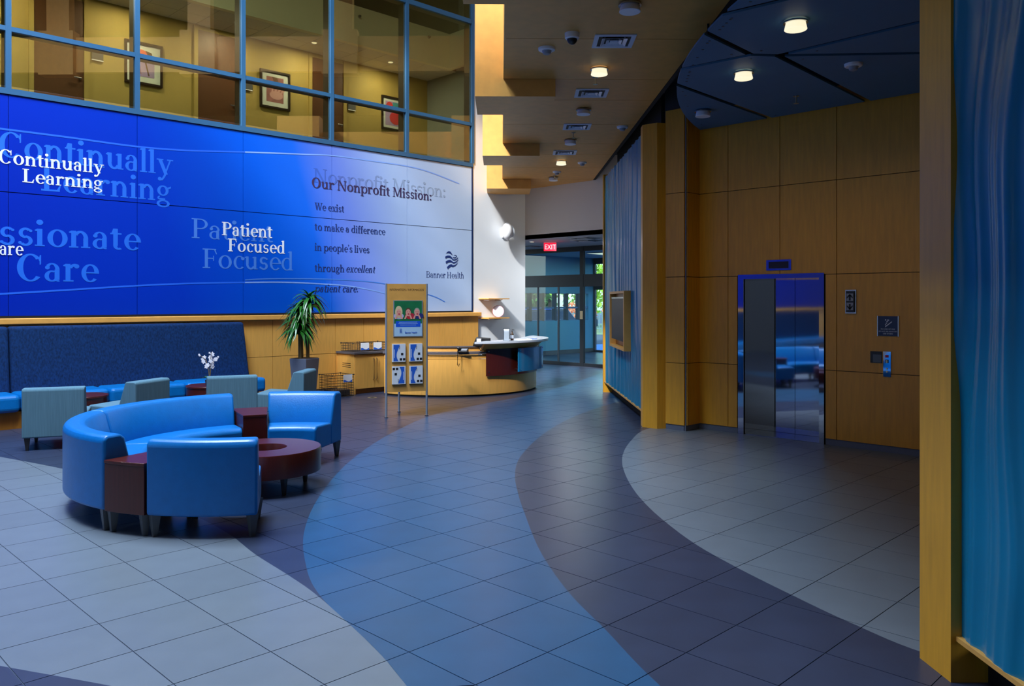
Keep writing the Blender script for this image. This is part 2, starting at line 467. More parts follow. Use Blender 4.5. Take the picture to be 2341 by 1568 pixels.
# white end wall, the header over the entrance passage, passage walls
wc = struct('wall_corner', MB().box(XE + .03, 14.06, WY, WY + .2, 0, 12.6), 'white_paint')
struct('wall_corner_return', MB().box(14.06, 14.10, WY, 18.2, 0, 4.4).box(XE + .03, 14.06, WY + .2, 18.2, 4.3, 4.4), 'white_paint')
struct('wall_header', MB().box(14.10, 14.13, 6.0, WY + .0, 3.25, 5.2), 'tan_paint')
struct('wall_passage', MB().box(14.10, 14.28, 6.0, 9.9, 0, 3.25), 'tan_paint')
struct('ceiling_passage', MB().box(14.10, 22.1, 8.9, 18.3, 3.25, 3.35), 'ceiling_white')

# ------------------------------------------------------------------ lettering (own serif glyphs, cap height 1)
def ring(cx, cy, rx, ry, tx, ty, a0, a1, n=22):
    out = []
    for i in range(n):
        q = []
        for a, rr in ((a0 + (a1 - a0) * i / n, 0), (a0 + (a1 - a0) * (i + 1) / n, 0)):
            q.append(math.radians(a))
        p = []
        for a in q: p.append((cx + rx * math.cos(a), cy + ry * math.sin(a)))
        for a in q[::-1]: p.append((cx + (rx - tx) * math.cos(a), cy + (ry - ty) * math.sin(a)))
        out.append(p)
    return out
def rc(x0, x1, y0, y1): return [[(x0, y0), (x1, y0), (x1, y1), (x0, y1)]]
def dot(cx, cy, r, n=16): return [[(cx + r * math.cos(2 * math.pi * i / n), cy + r * math.sin(2 * math.pi * i / n)) for i in range(n)]]
def diag(x0, y0, x1, y1, w): return [[(x0, y0), (x0 + w, y0), (x1 + w, y1), (x1, y1)]]
def glyphs(w=.155, h=.06):
    xh = .68; asc = 1.06; sx = .07; s = h * .9
    G = {}
    def foot(x, y=0): return rc(x - sx, x + w + sx, y, y + s)
    def head(x, y): return [[(x - sx, y - s * 1.6), (x, y - s * 1.9), (x, y), (x - sx * .3, y - s * .3), (x - sx, y - s * .9)]]
    def stem(x, y0, y1): return rc(x, x + w, y0, y1)
    x1 = sx
    G['i'] = (w + 2 * sx + .05, stem(x1, 0, xh) + foot(x1) + head(x1, xh) + dot(x1 + w / 2, .93, .105))
    G['l'] = (w + 2 * sx + .05, stem(x1, 0, asc) + foot(x1) + head(x1, asc))
    def arch(xa, nw): # from stem at xa to stem at xa+nw
        cx = xa + (nw + w) / 2; rx = (nw + w) / 2
        return ring(cx + .02, xh - .30, rx - .02, .31, w - .01, .10, 0, 150, 18)
    nw = .38
    def nn(asch):
        return stem(x1, 0, asch) + foot(x1) + head(x1, asch) + arch(x1, nw) + stem(x1 + nw, 0, xh - .29) + foot(x1 + nw)
    G['n'] = (nw + w + 2 * sx + .05, nn(xh)); G['h'] = (nw + w + 2 * sx + .05, nn(asc))
    mw = .37
    G['m'] = (2 * mw + w + 2 * sx + .05, stem(x1, 0, xh) + foot(x1) + head(x1, xh) + arch(x1, mw) + stem(x1 + mw, 0, xh - .29) + foot(x1 + mw) + arch(x1 + mw, mw) + stem(x1 + 2 * mw, 0, xh - .29) + foot(x1 + 2 * mw))
    G['u'] = (nw + w + 2 * sx + .05, stem(x1, .28, xh) + head(x1, xh) + ring(x1 + (nw + w) / 2 - .02, .29, (nw + w) / 2 - .02, .31, w - .01, .10, 180, 330, 18) + stem(x1 + nw, 0, xh) + head(x1 + nw, xh) + rc(x1 + nw, x1 + nw + w + sx, 0, s))
    G['r'] = (w + .31 + sx, stem(x1, 0, xh) + foot(x1) + rc(x1 - sx, x1 + w + sx + .03, 0, s) + head(x1, xh) + ring(x1 + w + .14, xh - .20, .19, .21, .10, .11, 60, 165, 12) + dot(x1 + w + .2, xh - .085, .085))
    ow = .31
    G['o'] = (2 * ow + .07, ring(ow + .03, xh / 2, ow, xh / 2 + .015, w + .01, h, 0, 360, 40))
    G['e'] = (2 * ow - .0, ring(ow + .02, xh / 2, ow - .02, xh / 2 + .015, w, h, -2, 318, 36) + rc(.1, 2 * ow - .04, xh / 2 - .01, xh / 2 + h * .8))
    G['c'] = (2 * ow - .04, ring(ow + .02, xh / 2, ow - .03, xh / 2 + .015, w, h, 48, 316, 32) + dot(2 * ow - .13, xh - .13, .085))
    G['a'] = (.6, ring(.25, xh - .235, .235, .25, w - .02, h, 0, 140, 16) + dot(.11, xh - .16, .075) + stem(.33, .08, xh - .23) + ring(.44, .1, .11, .11, .08, .06, 180, 300, 8) + rc(.33, .33 + w, .06, .2)
              + ring(.25, .2, .23, .215, w - .02, h, 62, 320, 26))
    G['d'] = (.71, ring(.31, xh / 2, .29, xh / 2 + .015, w, h, 30, 330, 34) + stem(.44, 0, asc) + head(.44, asc) + rc(.44, .44 + w + sx, 0, s))
    G['p'] = (.73, stem(x1, -.3, xh) + foot(x1, -.3) + head(x1, xh) + ring(x1 + .33, xh / 2, .30, xh / 2 + .015, w, h, -150, 150, 34))
    G['g'] = (.62, ring(.27, xh - .22, .235, .235, w - .03, h, 0, 360, 32) + [[(.40, xh - .10), (.60, xh - .0), (.60, xh - .09), (.46, xh - .16)]] + ring(.14, .13, .1, .09, .07, .06, 90, 270, 10)
              + rc(.13, .36, .04, .12) + ring(.28, -.12, .27, .17, .11, h * 1.1, 0, 360, 34))
    G['s'] = (.52, ring(.25, xh - .19, .20, .205, .12, .09, 40, 270, 22) + ring(.25, .19, .21, .205, .12, .09, -140, 90, 22) + dot(.4, xh - .1, .05) + dot(.09, .11, .055))
    G['t'] = (.43, stem(.1, .15, .86) + rc(.0, .38, xh - h, xh) + ring(.28, .16, .18, .175, w - .02, .08, 180, 310, 12) + [[(.02, xh - h), (.1, .86), (.1 + w * .6, .86), (.1 + w * .6, xh - h)]])
    G['f'] = (.42, stem(.1, 0, .84) + foot(.1) + rc(.0, .40, xh - h, xh) + ring(.29, .84, .19, .22, w - .02, .1, 55, 180, 12) + dot(.36, .99, .07))
    G['y'] = (.66, diag(.04, xh, .30, 0, w * 1.02) + diag(.53, xh, .30, 0, .07) + [[(.36, .06), (.30, .0), (.2, -.2), (.12, -.23), (.12, -.3), (.24, -.28), (.32, -.16), (.42, .05)]] + dot(.12, -.22, .085)
              + rc(-.01, .27, xh - s, xh) + rc(.42, .68, xh - s, xh))
    G['v'] = (.66, diag(.06, xh, .28, 0, w) + diag(.53, xh, .32, 0, .07) + rc(.0, .29, xh - s, xh) + rc(.43, .68, xh - s, xh))
    G['x'] = (.66, diag(.06, xh, .40, 0, w) + diag(.50, xh, .08, 0, .07) + rc(.0, .28, xh - s, xh) + rc(.42, .64, xh - s, xh) + rc(.0, .24, 0, s) + rc(.34, .66, 0, s))
    G['k'] = (.70, stem(x1, 0, asc) + foot(x1) + head(x1, asc) + diag(.50, xh, .2, .3, .08) + diag(.28, .38, .48, 0, w) + rc(.42, .68, xh - s, xh) + rc(.42, .70, 0, s))
    G['C'] = (.82, ring(.42, .5, .40, .52, w + .03, h, 42, 318, 40) + rc(.69, .73, .62, .9) + [[(.66, .80), (.74, .64), (.74, .98), (.70, .98)]])
    G['O'] = (.92, ring(.44, .5, .42, .52, w + .04, h, 0, 360, 48))
    G['L'] = (.72, rc(.1, .1 + w + .02, 0, 1) + rc(.0, .1 + w + .12, 1 - s, 1) + rc(.0, .64, 0, s * 1.3) + [[(.62, 0), (.68, .27), (.64, .27), (.5, 0)]])
    G['P'] = (.76, rc(.1, .1 + w + .02, 0, 1) + rc(.0, .1 + w + .12, 0, s) + rc(.0, .38, 1 - s, 1) + ring(.38, .735, .33, .265, w, h, -90, 90, 22) + rc(.2, .38, .47, .47 + h) + rc(.2, .38, 1 - h, 1))
    G['B'] = (.80, rc(.1, .1 + w, 0, 1) + rc(.0, .38, 0, h) + rc(.0, .38, 1 - h, 1) + ring(.37, .765, .29, .235, w - .02, h, -90, 90, 20) + ring(.38, .265, .34, .265, w, h, -90, 90, 20) + rc(.2, .38, .49, .49 + h))
    G['F'] = (.70, rc(.1, .1 + w + .02, 0, 1) + rc(.0, .1 + w + .12, 0, s) + rc(.0, .62, 1 - s * 1.2, 1) + rc(.2, .50, .48, .48 + s) + rc(.48, .52, .38, .64) + [[(.58, 1), (.66, .72), (.62, .72), (.5, 1)]])
    G['N'] = (.98, rc(.12, .2, 0, 1) + rc(.02, .30, 0, s) + rc(.02, .26, 1 - s, 1) + diag(.12, 1, .68, 0, w + .02) + rc(.76, .84, 0, 1) + rc(.66, .94, 1 - s, 1))
    G['M'] = (1.12, rc(.12, .19, 0, 1) + rc(.02, .29, 0, s) + rc(.02, .24, 1 - s, 1) + diag(.12, 1, .46, .05, w) + diag(.82, 1, .5, .05, .07) + rc(.82, .82 + w, 0, 1) + rc(.74, 1.06, 0, s) + rc(.84, 1.06, 1 - s, 1))
    G['W'] = (1.15, diag(.06, 1, .28, 0, w) + diag(.54, 1, .32, 0, .07) + diag(.48, 1, .74, 0, w) + diag(1.02, 1, .78, 0, .07) + rc(.0, .34, 1 - s, 1) + rc(.42, .72, 1 - s, 1) + rc(.9, 1.18, 1 - s, 1))
    G['H'] = (.92, rc(.1, .1 + w, 0, 1) + rc(.0, .2 + w, 0, s) + rc(.0, .2 + w, 1 - s, 1) + rc(.62, .62 + w, 0, 1) + rc(.52, .72 + w, 0, s) + rc(.52, .72 + w, 1 - s, 1) + rc(.2, .7, .48, .48 + h))
    G[':'] = (.30, dot(.13, .1, .095) + dot(.13, .56, .095)); G['.'] = (.28, dot(.12, .09, .09))
    G["'"] = (.22, dot(.1, .98, .07) + [[(.06, .96), (.16, .98), (.10, .78), (.06, .78)]])
    G[' '] = (.28, [])
    return G
GB, GR = glyphs(.155, .062), glyphs(.125, .055)
def layout(text, G, slant=0.0):
    x = 0; polys = []
    for ch in text:
        adv, ps = G[ch]
        for p in ps: polys.append([(x + q[0] + slant * q[1], q[1]) for q in p])
        x += adv
    return x - .05, polys
def wall_text(text, x0, x1, zb0, zb1, cap, m, off=.004, G=None, slant=0.0, parent=None, name='lettering', split_at=None):
    # text between wall x0..x1, baseline zb0 -> zb1, on the mural plane
    wdt, polys = layout(text, G or GB, slant); mb = MB(); k = (x1 - x0) / wdt
    for pi, p in enumerate(polys):
        vs = []
        for (u, v) in p:
            X = x0 + u * k; vs.append((X, WY - off - .00003 * (pi % 53), zb0 + (zb1 - zb0) * u / wdt + v * cap))
        mb.add(vs, [tuple(range(len(vs)))])
    return mb.build(name, m, parent)
def TXT(text, pl, pr, m, cap, off=.004, **k):
    (xa, za), (xb, zb) = onY(pl[0], pl[1], WY), onY(pr[0], pr[1], WY)
    zz = (za + zb) / 2
    return wall_text(text, xa, xb, zz, zz, cap, m, off, parent=wl, **k)
TXT('Continually', (-4, 362), (392, 396), 'text_mid', .37, .002)
TXT('Learning', (94, 438), (389, 458), 'text_mid', .37, .002)
TXT('Continually', (-4, 374), (235, 395), 'text_white', .205, .005)
TXT('Learning', (51, 417), (234, 432), 'text_white', .20, .005)
(xa, za), (xb, zb) = onY(0, 561, WY), onY(319, 570.5, WY)
_w1 = layout('ssionate', GB)[0]; _w2 = layout('Compassionate', GB)[0]
wall_text('Compassionate', xb - (xb - xa + .02) / _w1 * _w2, xb, (za + zb) / 2, (za + zb) / 2, .385, 'text_mid', .002, parent=wl)
TXT('Care', (37, 643), (223, 643.5), 'text_mid', .40, .002)
(xa, za), (xb, zb) = onY(-2, 582, WY), onY(52, 583, WY)
wall_text('Care', xb - (xb - xa) / layout('are', GB)[0] * layout('Care', GB)[0], xb, za, za, .2, 'text_white', .009, parent=wl)
TXT('Patient', (438, 545.5), (624, 552), 'text_light', .335, .002, G=GR)
TXT('Focused', (463, 612.5), (671, 618), 'text_light', .335, .002, G=GR)
TXT('Patient', (507, 539.5), (622, 542), 'text_white', .232, .005)
TXT('Focused', (521, 575), (651, 579), 'text_white', .225, .005)
TXT('Nonprofit Mission:', (716, 419), (1018, 449), 'text_ghost', .27, .002, G=GR)
TXT('Our Nonprofit Mission:', (712, 429), (986, 458), 'text_plum', .195, .005)
TXT('We exist', (719, 481), (786, 484), 'text_navy', .14, .0035)
TXT('to make a difference', (719, 527), (880, 536), 'text_navy', .14, .0035)
TXT("in people's lives", (719, 573), (844, 578), 'text_navy', .14, .0035)
TXT('through ', (719, 620.5), (791, 622), 'text_navy', .14, .0035)
TXT('excellent', (790, 622), (856, 623.5), 'text_navy', .14, .0035, slant=.22)
TXT('patient care.', (719, 667.5), (818, 667.5), 'text_navy', .14, .0035, slant=.22)
TXT('Banner Health', (974, 634.6), (1060, 636), 'text_navy', .135, .0035, G=glyphs(.10, .045))
def ribbon(pts, wid, m, name='swoosh_line'):
    P = [onY(a, b, WY) for a, b in pts]; mb = MB(); vs = []
    n = 8; Q = []
    for i in range(len(P) - 1):
        p0, p1, p2, p3 = P[max(i - 1, 0)], P[i], P[i + 1], P[min(i + 2, len(P) - 1)]
        for k in range(n):
            t = k / n
            Q.append(tuple(.5 * ((2 * p1[c]) + (-p0[c] + p2[c]) * t + (2 * p0[c] - 5 * p1[c] + 4 * p2[c] - p3[c]) * t * t + (-p0[c] + 3 * p1[c] - 3 * p2[c] + p3[c]) * t ** 3) for c in (0, 1)))
    Q.append(P[-1])
    for i, q in enumerate(Q):
        a = Q[max(i - 1, 0)]; b = Q[min(i + 1, len(Q) - 1)]; L = math.hypot(b[0] - a[0], b[1] - a[1]); nx, nz = -(b[1] - a[1]) / L, (b[0] - a[0]) / L
        vs += [(q[0] + nx * wid / 2, WY - .003, q[1] + nz * wid / 2), (q[0] - nx * wid / 2, WY - .003, q[1] - nz * wid / 2)]
    mb.add(vs, [(2 * i, 2 * i + 2, 2 * i + 3, 2 * i + 1) for i in range(len(Q) - 1)])
    return mb.build(name, m, wl)
ribbon([(-60, 287), (0, 294), (150, 313), (313, 335), (430, 344), (560, 347.5)], .028, 'swoosh_blue')
ribbon([(560, 347.5), (692, 352.5), (764, 356), (851, 368), (931, 380), (984, 394), (1050, 420)], .024, 'swoosh_pale')
ribbon([(-60, 676), (0, 672), (150, 663), (313, 653), (430, 648), (560, 645.6)], .028, 'swoosh_blue')
ribbon([(560, 645.6), (639, 645), (719, 648), (798, 654), (875, 669), (960, 694)], .024, 'swoosh_pale')
ribbon([(560, 640), (626, 637), (761, 638.5), (875, 648), (981, 674), (1017, 690)], .02, 'text_light')
# flag emblem over the name
def zp(p): return onY(960 + p[0] * .0574, 560 + p[1] * .0574, WY)
emb = MB()
for top, bot in (([(1030, 340), (1080, 275), (1150, 240), (1220, 270), (1265, 350), (1290, 410)], [(1032, 350), (1070, 325), (1120, 312), (1180, 330), (1235, 365), (1292, 414)]),
                 ([(1000, 455), (1100, 420), (1190, 425), (1250, 470), (1310, 560), (1370, 575), (1440, 545), (1500, 495)], [(1005, 540), (1080, 505), (1170, 500), (1240, 540), (1300, 605), (1370, 615), (1450, 580), (1510, 520)]),
                 ([(1015, 660), (1100, 605), (1200, 590), (1270, 630), (1310, 680), (1370, 680), (1450, 640), (1515, 570)], [(1035, 750), (1120, 690), (1200, 675), (1260, 690), (1310, 735), (1380, 725), (1470, 660), (1520, 590)]),
                 ([(1065, 880), (1140, 805), (1220, 765), (1270, 765), (1300, 810), (1380, 795), (1450, 745), (1505, 680)], [(1100, 970), (1150, 905), (1220, 860), (1260, 855), (1290, 880), (1380, 845), (1470, 760), (1500, 700)]),
                 ([(1345, 400), (1410, 392), (1462, 425), (1455, 470), (1400, 520), (1340, 520), (1296, 500)], [(1345, 420), (1405, 418), (1430, 440), (1425, 465), (1395, 485), (1345, 490), (1300, 470)])):
    vs = []
    for a, b in zip(top, bot):
        for q in (a, b): x, z = zp(q); vs.append((x, WY - .006, z))
    emb.add(vs, [(2 * i, 2 * i + 2, 2 * i + 3, 2 * i + 1) for i in range(len(top) - 1)])
emb.build('flag_emblem', 'text_navy', wl)

# ------------------------------------------------------------------ curtain wall of the upper corridor
win = struct('window_1', MB().box(MX[0], XE + .03, WY - .02, WY + .16, 4.80, 4.885), 'mullion_blue')
setk(win, 'glazed upper-storey screen with blue metal bars above the mural')
ZT = [4.885, 5.76, 8.08, 10.6]
for k, x in enumerate(MX + [XE + .03]):
    if k == len(MX) - 1: continue
    MB().box(x - .038, x + .038, WY - .02, WY + .07, 4.885, 12.5).build('mullion', 'mullion_blue', win)
    MB().box(x - .03, x + .03, WY + .07, WY + .26, 4.885, 12.5).build('mullion_back', 'bronze', win)
for k in range(len(MX) - 1):
    xa, xb = MX[k] + .038, (MX[k + 1] if k < len(MX) - 2 else XE + .03) - .038
    for z in ZT[1:]:
        t_ = .035 if z < 6 else .05
        MB().box(xa, xb, WY - .015, WY + .07, z - t_, z + t_).build('transom', 'mullion_blue', win)
        MB().box(xa, xb, WY + .07, WY + .24, z - t_ * .8, z + t_ * .8).build('transom_back', 'bronze', win)
    for i in range(3):
        MB().box(xa, xb, WY + .02, WY + .026, ZT[i] + .04, ZT[i + 1] - .04).build('pane', 'glass_upper', win)
# corridor behind the glass
YB = 17.5
wu = struct('wall_corridor', MB().box(-13, 14.3, YB, YB + .2, 4.8, 9.2), 'olive_paint')
struct('wall_corridor_end', MB().box(14.2, 14.35, 13.85, YB, 4.8, 12.5), 'corridor_end')
struct('floor_corridor', MB().box(-13, 14.2, 15.4, YB, 4.95, 5.2), 'planter')
cc = struct('ceiling_corridor', MB().box(-13, 14.2, 16.3, YB, 7.85, 7.95), 'seam')
for i in range(20):
    for j in range(2):
        x0 = 2.2 + .61 * i
        if x0 < 14: MB().box(x0 + .006, min(x0 + .604, 14.2), 16.3 + .6 * j + .006, 16.3 + .6 * j + .594, 7.83, 7.85).build('ceiling_tile', 'sand_ceiling', cc)
struct('wall_bulkhead', MB().box(-13, 14.0, 16.16, 16.30, 7.83, 8.73).box(13.86, 14.0, 13.9, 16.16, 7.83, 8.73), 'beam_cream')
struct('ceiling_upper', MB().box(-13, 14.2, 13.9, 17.5, 12.4, 12.5).box(-13, 14.2, 16.2, 16.3, 8.73, 12.4), 'bronze')
for k, (x0, x1) in enumerate(((4.54, 5.42), (7.74, 8.65), (10.58, 11.47))):
    dr = struct('door_%d' % (k + 1), MB().box(x0, x1, YB - .03, YB - .005, 5.2, 7.72), 'door_brown')
    setk(dr, 'brown timber door in the upstairs corridor')
    MB().box(x0 - .09, x0 - .005, YB - .05, YB, 5.2, 7.8).build('door_jamb', 'olive_paint', dr)
    MB().box(x1 + .005, x1 + .09, YB - .05, YB, 5.2, 7.8).build('door_jamb', 'olive_paint', dr)
    MB().tube([(x1 - .06, YB - .03, 6.18), (x1 - .06, YB - .09, 6.18), (x1 - .2, YB - .09, 6.18)], .016).build('handle', 'chrome', dr, smooth=True)
    MB().lathe([(.03, -.01), (.03, .01)], n=14).build('handle_rose', 'chrome', dr).matrix_local = Matrix.Translation((x1 - .06, YB - .035, 6.18)) @ Matrix.Rotation(math.pi / 2, 4, 'X')
    sg = thing('room_sign', ('grey room sign right of the leftmost upstairs door', 'grey room sign beside the middle upstairs door', 'grey room sign right of the rightmost upstairs door')[k], 'sign', (x1 + .26, YB - .01, 6.62))
    MB().box(-.11, .11, -.02, .01, 0, .16).build('plate', 'leg_metal', sg); MB().box(-.11, .11, -.025, -.015, -.02, .0).build('strip', 'white_plastic', sg)
def picture(x0, x1, label, art):
    p = thing('framed_picture', label, 'picture', ((x0 + x1) / 2, YB, 6.29)); w_ = (x1 - x0) / 2; hh = .88
    f = MB()
    f.box(-w_, -w_ + .045, -.05, 0, 0, hh).box(w_ - .045, w_, -.05, 0, 0, hh).box(-w_ + .045, w_ - .045, -.05, 0, 0, .045).box(-w_ + .045, w_ - .045, -.05, 0, hh - .045, hh)
    f.build('frame', 'art_frame', p)
    MB().box(-w_ + .045, w_ - .045, -.02, 0, .045, hh - .045).build('mat_board', 'art_mat', p)
    y = -.023
    def flat(pts, m, name, dy=0):
        mb = MB(); n = len(pts)
        mb.add([(a, y - dy, b) for a, b in pts] + [(a, y - dy + .003, b) for a, b in pts], [tuple(range(n))[::-1], tuple(range(n, 2 * n))] + [(i, (i + 1) % n, n + (i + 1) % n, n + i) for i in range(n)])
        mb.build(name, m, p, fixn=True)
    def ell(cx, cz, rx, rz, n=20, a0=0): return [(cx + rx * math.cos(a0 + 2 * math.pi * i / n), cz + rz * math.sin(a0 + 2 * math.pi * i / n)) for i in range(n)]
    if art == 0:
        flat([(-.22, .17), (.22, .17), (.22, .5), (-.22, .5)], 'art_lilac', 'print'); flat([(-.22, .5), (.22, .5), (.22, .73), (-.22, .73)], 'art_mat', 'print', -.001)
        flat(ell(-.05, .6, .15, .13), 'art_orange', 'petal', .004); flat([(.03, .72), (.16, .69), (.21, .52), (.12, .55)], 'bark', 'petal', .006)
        flat([(.02, .48), (.05, .48), (.12, .2), (.09, .2)], 'bark', 'stalk', .004); flat([(-.1, .45), (-.08, .45), (-.05, .22), (-.07, .22)], 'art_sepia', 'stalk', .004)
    elif art == 1:
        flat([(-.22, .15), (.22, .15), (.22, .74), (-.22, .74)], 'art_sepia', 'print')
        flat(ell(.03, .32, .17, .1), 'art_sepia_pale', 'print_shape', .004)
        for a in range(4): flat([(-.1 + .07 * a, .36), (-.06 + .07 * a, .36), (-.04 + .1 * a, .52 - .02 * a), (-.08 + .1 * a, .52)], 'art_sepia_pale', 'print_shape', .005)
        flat([(-.08, .74), (.05, .74), (.12, .55), (.02, .53)], 'door_brown', 'print_shape', .004)
    else:
        flat([(-.26, .12), (.26, .12), (.26, .76), (-.26, .76)], 'art_lilac', 'print'); flat([(-.05, .5), (.26, .44), (.26, .74), (-.02, .74)], 'art_teal', 'print_shape', .003)
        flat(ell(.06, .33, .19, .17), 'art_red', 'print_shape', .005); flat(ell(-.13, .62, .11, .12), 'art_red', 'print_shape', .005)
picture(6.20, 6.97, 'framed flower print between the two left upstairs doors', 0)
picture(9.21, 9.98, 'framed sepia photo of a small hand in the upstairs corridor', 1)
picture(12.65, 13.42, 'framed red and teal print at the right end upstairs', 2)
for k, px in enumerate((821, 980)):
    x, z = onY(px, (38, 85)[k], 16.16)
    sp = thing('sprinkler', ('left sprinkler head on the cream upstairs bulkhead', 'right sprinkler head on the cream upstairs bulkhead')[k], 'sprinkler', (x, 16.16, z))
    a = MB().lathe([(.04, 0), (.035, .02)], n=14).build('escutcheon', 'chrome', sp); a.rotation_euler = (math.pi / 2, 0, 0)
    a = MB().lathe([(.012, 0), (.012, .05), (.026, .055), (.026, .06)], n=12).build('nozzle', 'chrome', sp); a.rotation_euler = (math.pi / 2, 0, 0)
# downlights added to brighten the upstairs corridor
for k, x in enumerate((3.9, 6.1, 8.3, 10.2, 12.4)):
    t_ = thing('added_downlight', ('added upstairs downlight over the leftmost door', 'added upstairs downlight over the flower print', 'added upstairs downlight beside the middle door', 'added upstairs downlight over the sepia photo', 'added upstairs downlight nearest the corridor end')[k], 'light', (x, 16.75, 7.83), 0, 'added upstairs downlights')
    MB().lathe([(.075, -.012), (.085, 0)], n=20).build('trim_ring', 'white_plastic', t_, smooth=True); MB().lathe([(.06, -.016), (.06, -.012)], n=20).build('lens', 'lit_glass', t_)
    area('corridor_fill', (x, 16.75, 7.80), .12, .12, 42, (1.0, .90, .72))

# ================================================================== TIMBER SOFFIT
ZS, ZBX, TL, TR = 4.46, 4.25, .05, 2.055
sof = struct('ceiling', MB().sbox(-6, 20.2, TL + .03, TR, ZS + .03, 5.1), 'maple_dark')
setk(sof, 'maple-panelled soffit with dropped boxes stepping along its edge')
FR = [5.82 + 4.04 * k for k in range(-3, 4)]
cuts = sorted([f for f in FR] + [f + 1.02 for f in FR] + [f + 2.52 for f in FR])
for a, b in zip(cuts[:-1], cuts[1:]):
    if a > 19.6: break
    MB().sbox(a + .006, min(b, 20.2) - .006, TL, TR - .01, ZS, ZS + .03).build('soffit_panel', 'maple_flat', sof)
MB().sbox(-6, 20.2, TL - .02, TL + .0, ZS, 5.75).build('fascia', 'maple_flat', sof)
MB().sbox(-6, 20.2, TR, TR + .05, ZS - .0, 5.1).build('soffit_edge', 'gap_black', sof)
for f in FR[1:]:
    if f > 18.5: continue
    MB().sbox(f, f + .98, -.315, .66, ZBX, ZS - .002).sbox(f, f + .98, -.315, TL - .022, ZS - .002, 6.05).build('dropped_box', 'maple_flat', sof)
# gallery one storey higher (seen mirrored in the upper glazing) and the roof with its skylight
gal = struct('wall_gallery', MB().sbox(-6, 19, 4.0, 4.15, 8.3, 9.3), 'maple_flat')
for f in FR:
    MB().sbox(f, f + 1.0, 3.85, 4.2, 8.2, 9.45).build('gallery_box', 'maple_flat', gal)
    MB().sbox(f + .2, f + .85, 3.92, 4.2, 9.45, 12.5).build('gallery_post', 'maple_flat', gal)
struct('ceiling_gallery', MB().sbox(-6, 19, 4.15, 9.5, 8.3, 8.4), 'maple_dark')
struct('wall_gallery_back', MB().sbox(-6, 20, 9.5, 9.7, 5.1, 12.6), 'olive_paint')
struct('floor_gallery', MB().sbox(-6, 20.2, TR + .05, 9.6, 5.0, 5.1), 'black_ceiling')
s0, s1, t0, t1 = SKYLIGHT
rf = struct('ceiling_roof', MB().sbox(-8, s0, -22, 10, SKYZ, SKYZ + .2).sbox(s1, 22, -22, 10, SKYZ, SKYZ + .2).sbox(s0, s1, -22, t0, SKYZ, SKYZ + .2).sbox(s0, s1, t1, 10, SKYZ, SKYZ + .2), 'roof_white')
for k in range(9):
    s_ = s0 + (s1 - s0) * k / 8; MB().sbox(s_ - .05, s_ + .05, t0, t1, SKYZ - .05, SKYZ + .12).build('skylight_bar', 'skylight_bar', rf)
for k in range(5):
    t_ = t0 + (t1 - t0) * k / 4; MB().sbox(s0, s1, t_ - .05, t_ + .05, SKYZ - .05, SKYZ + .12).build('skylight_bar', 'skylight_bar', rf)
# walls behind and beside the viewer
struct('wall_back', MB().sbox(-6.2, -6.0, -22, 10, 0, SKYZ), 'leg_metal')
struct('wall_side', MB().box(-13.2, -13, -4, 18, 0, SKYZ), 'white_paint')
struct('wall_corridor_left', MB().box(-13, -12.9, 13.8, 17.6, 4.8, 12.5), 'olive_paint')

# soffit fixtures -------------------------------------------------------------
def soffit_at(px, py, z=ZS): d, l = onZ(px, py, z); return W(d, l, z)
AX = math.radians(45) - EPS
def lamp(px, py, lit, label, z=ZS, r=.094, pw=10):
    p = soffit_at(px, py, z - .05); p.z = z
    t_ = thing('ceiling_lamp', label, 'lamp', p, AX, 'glass drum ceiling lamps')
    MB().lathe([(r * .55, -.012), (r * .55, 0)], n=28).build('canopy', 'grey_plastic', t_, smooth=True)
    MB().lathe([(r * .98, -.082), (r * 1.03, -.078), (r * .88, -.018), (r * .82, -.018)], n=32).build('glass_drum', 'lit_glass' if lit else 'unlit_glass', t_, smooth=True)
    MB().lathe([(r * .95, -.025), (r * 1.12, -.025), (r * 1.12, -.012), (r * .95, -.012)], n=32, close=False).build('ring', 'steel', t_, smooth=True)
    if lit:
        L = bpy.data.lights.new('lamp_glow', 'SPOT'); L.spot_size = math.radians(165); L.spot_blend = .6; L.energy = pw; L.color = (1, .82, .52); L.shadow_soft_size = .1
        o = bpy.data.objects.new('lamp_glow', L); C.objects.link(o); o.location = (p.x, p.y, z - .12)
for a in ((1440, 20, 0, 'unlit glass ceiling lamp nearest on the timber soffit'), (1370, 165, 1, 'glowing glass lamp between two vents on the near soffit'),
          (1334, 257, 0, 'unlit glass lamp on the soffit, second row from near'), (1304, 326, 0, 'unlit glass lamp halfway along the soffit'),
          (1283, 373, 1, 'small glowing glass lamp far along the soffit'), (1265, 410, 0, 'unlit glass lamp at the far end of the soffit')):
    lamp(a[0], a[1], a[2], a[3])
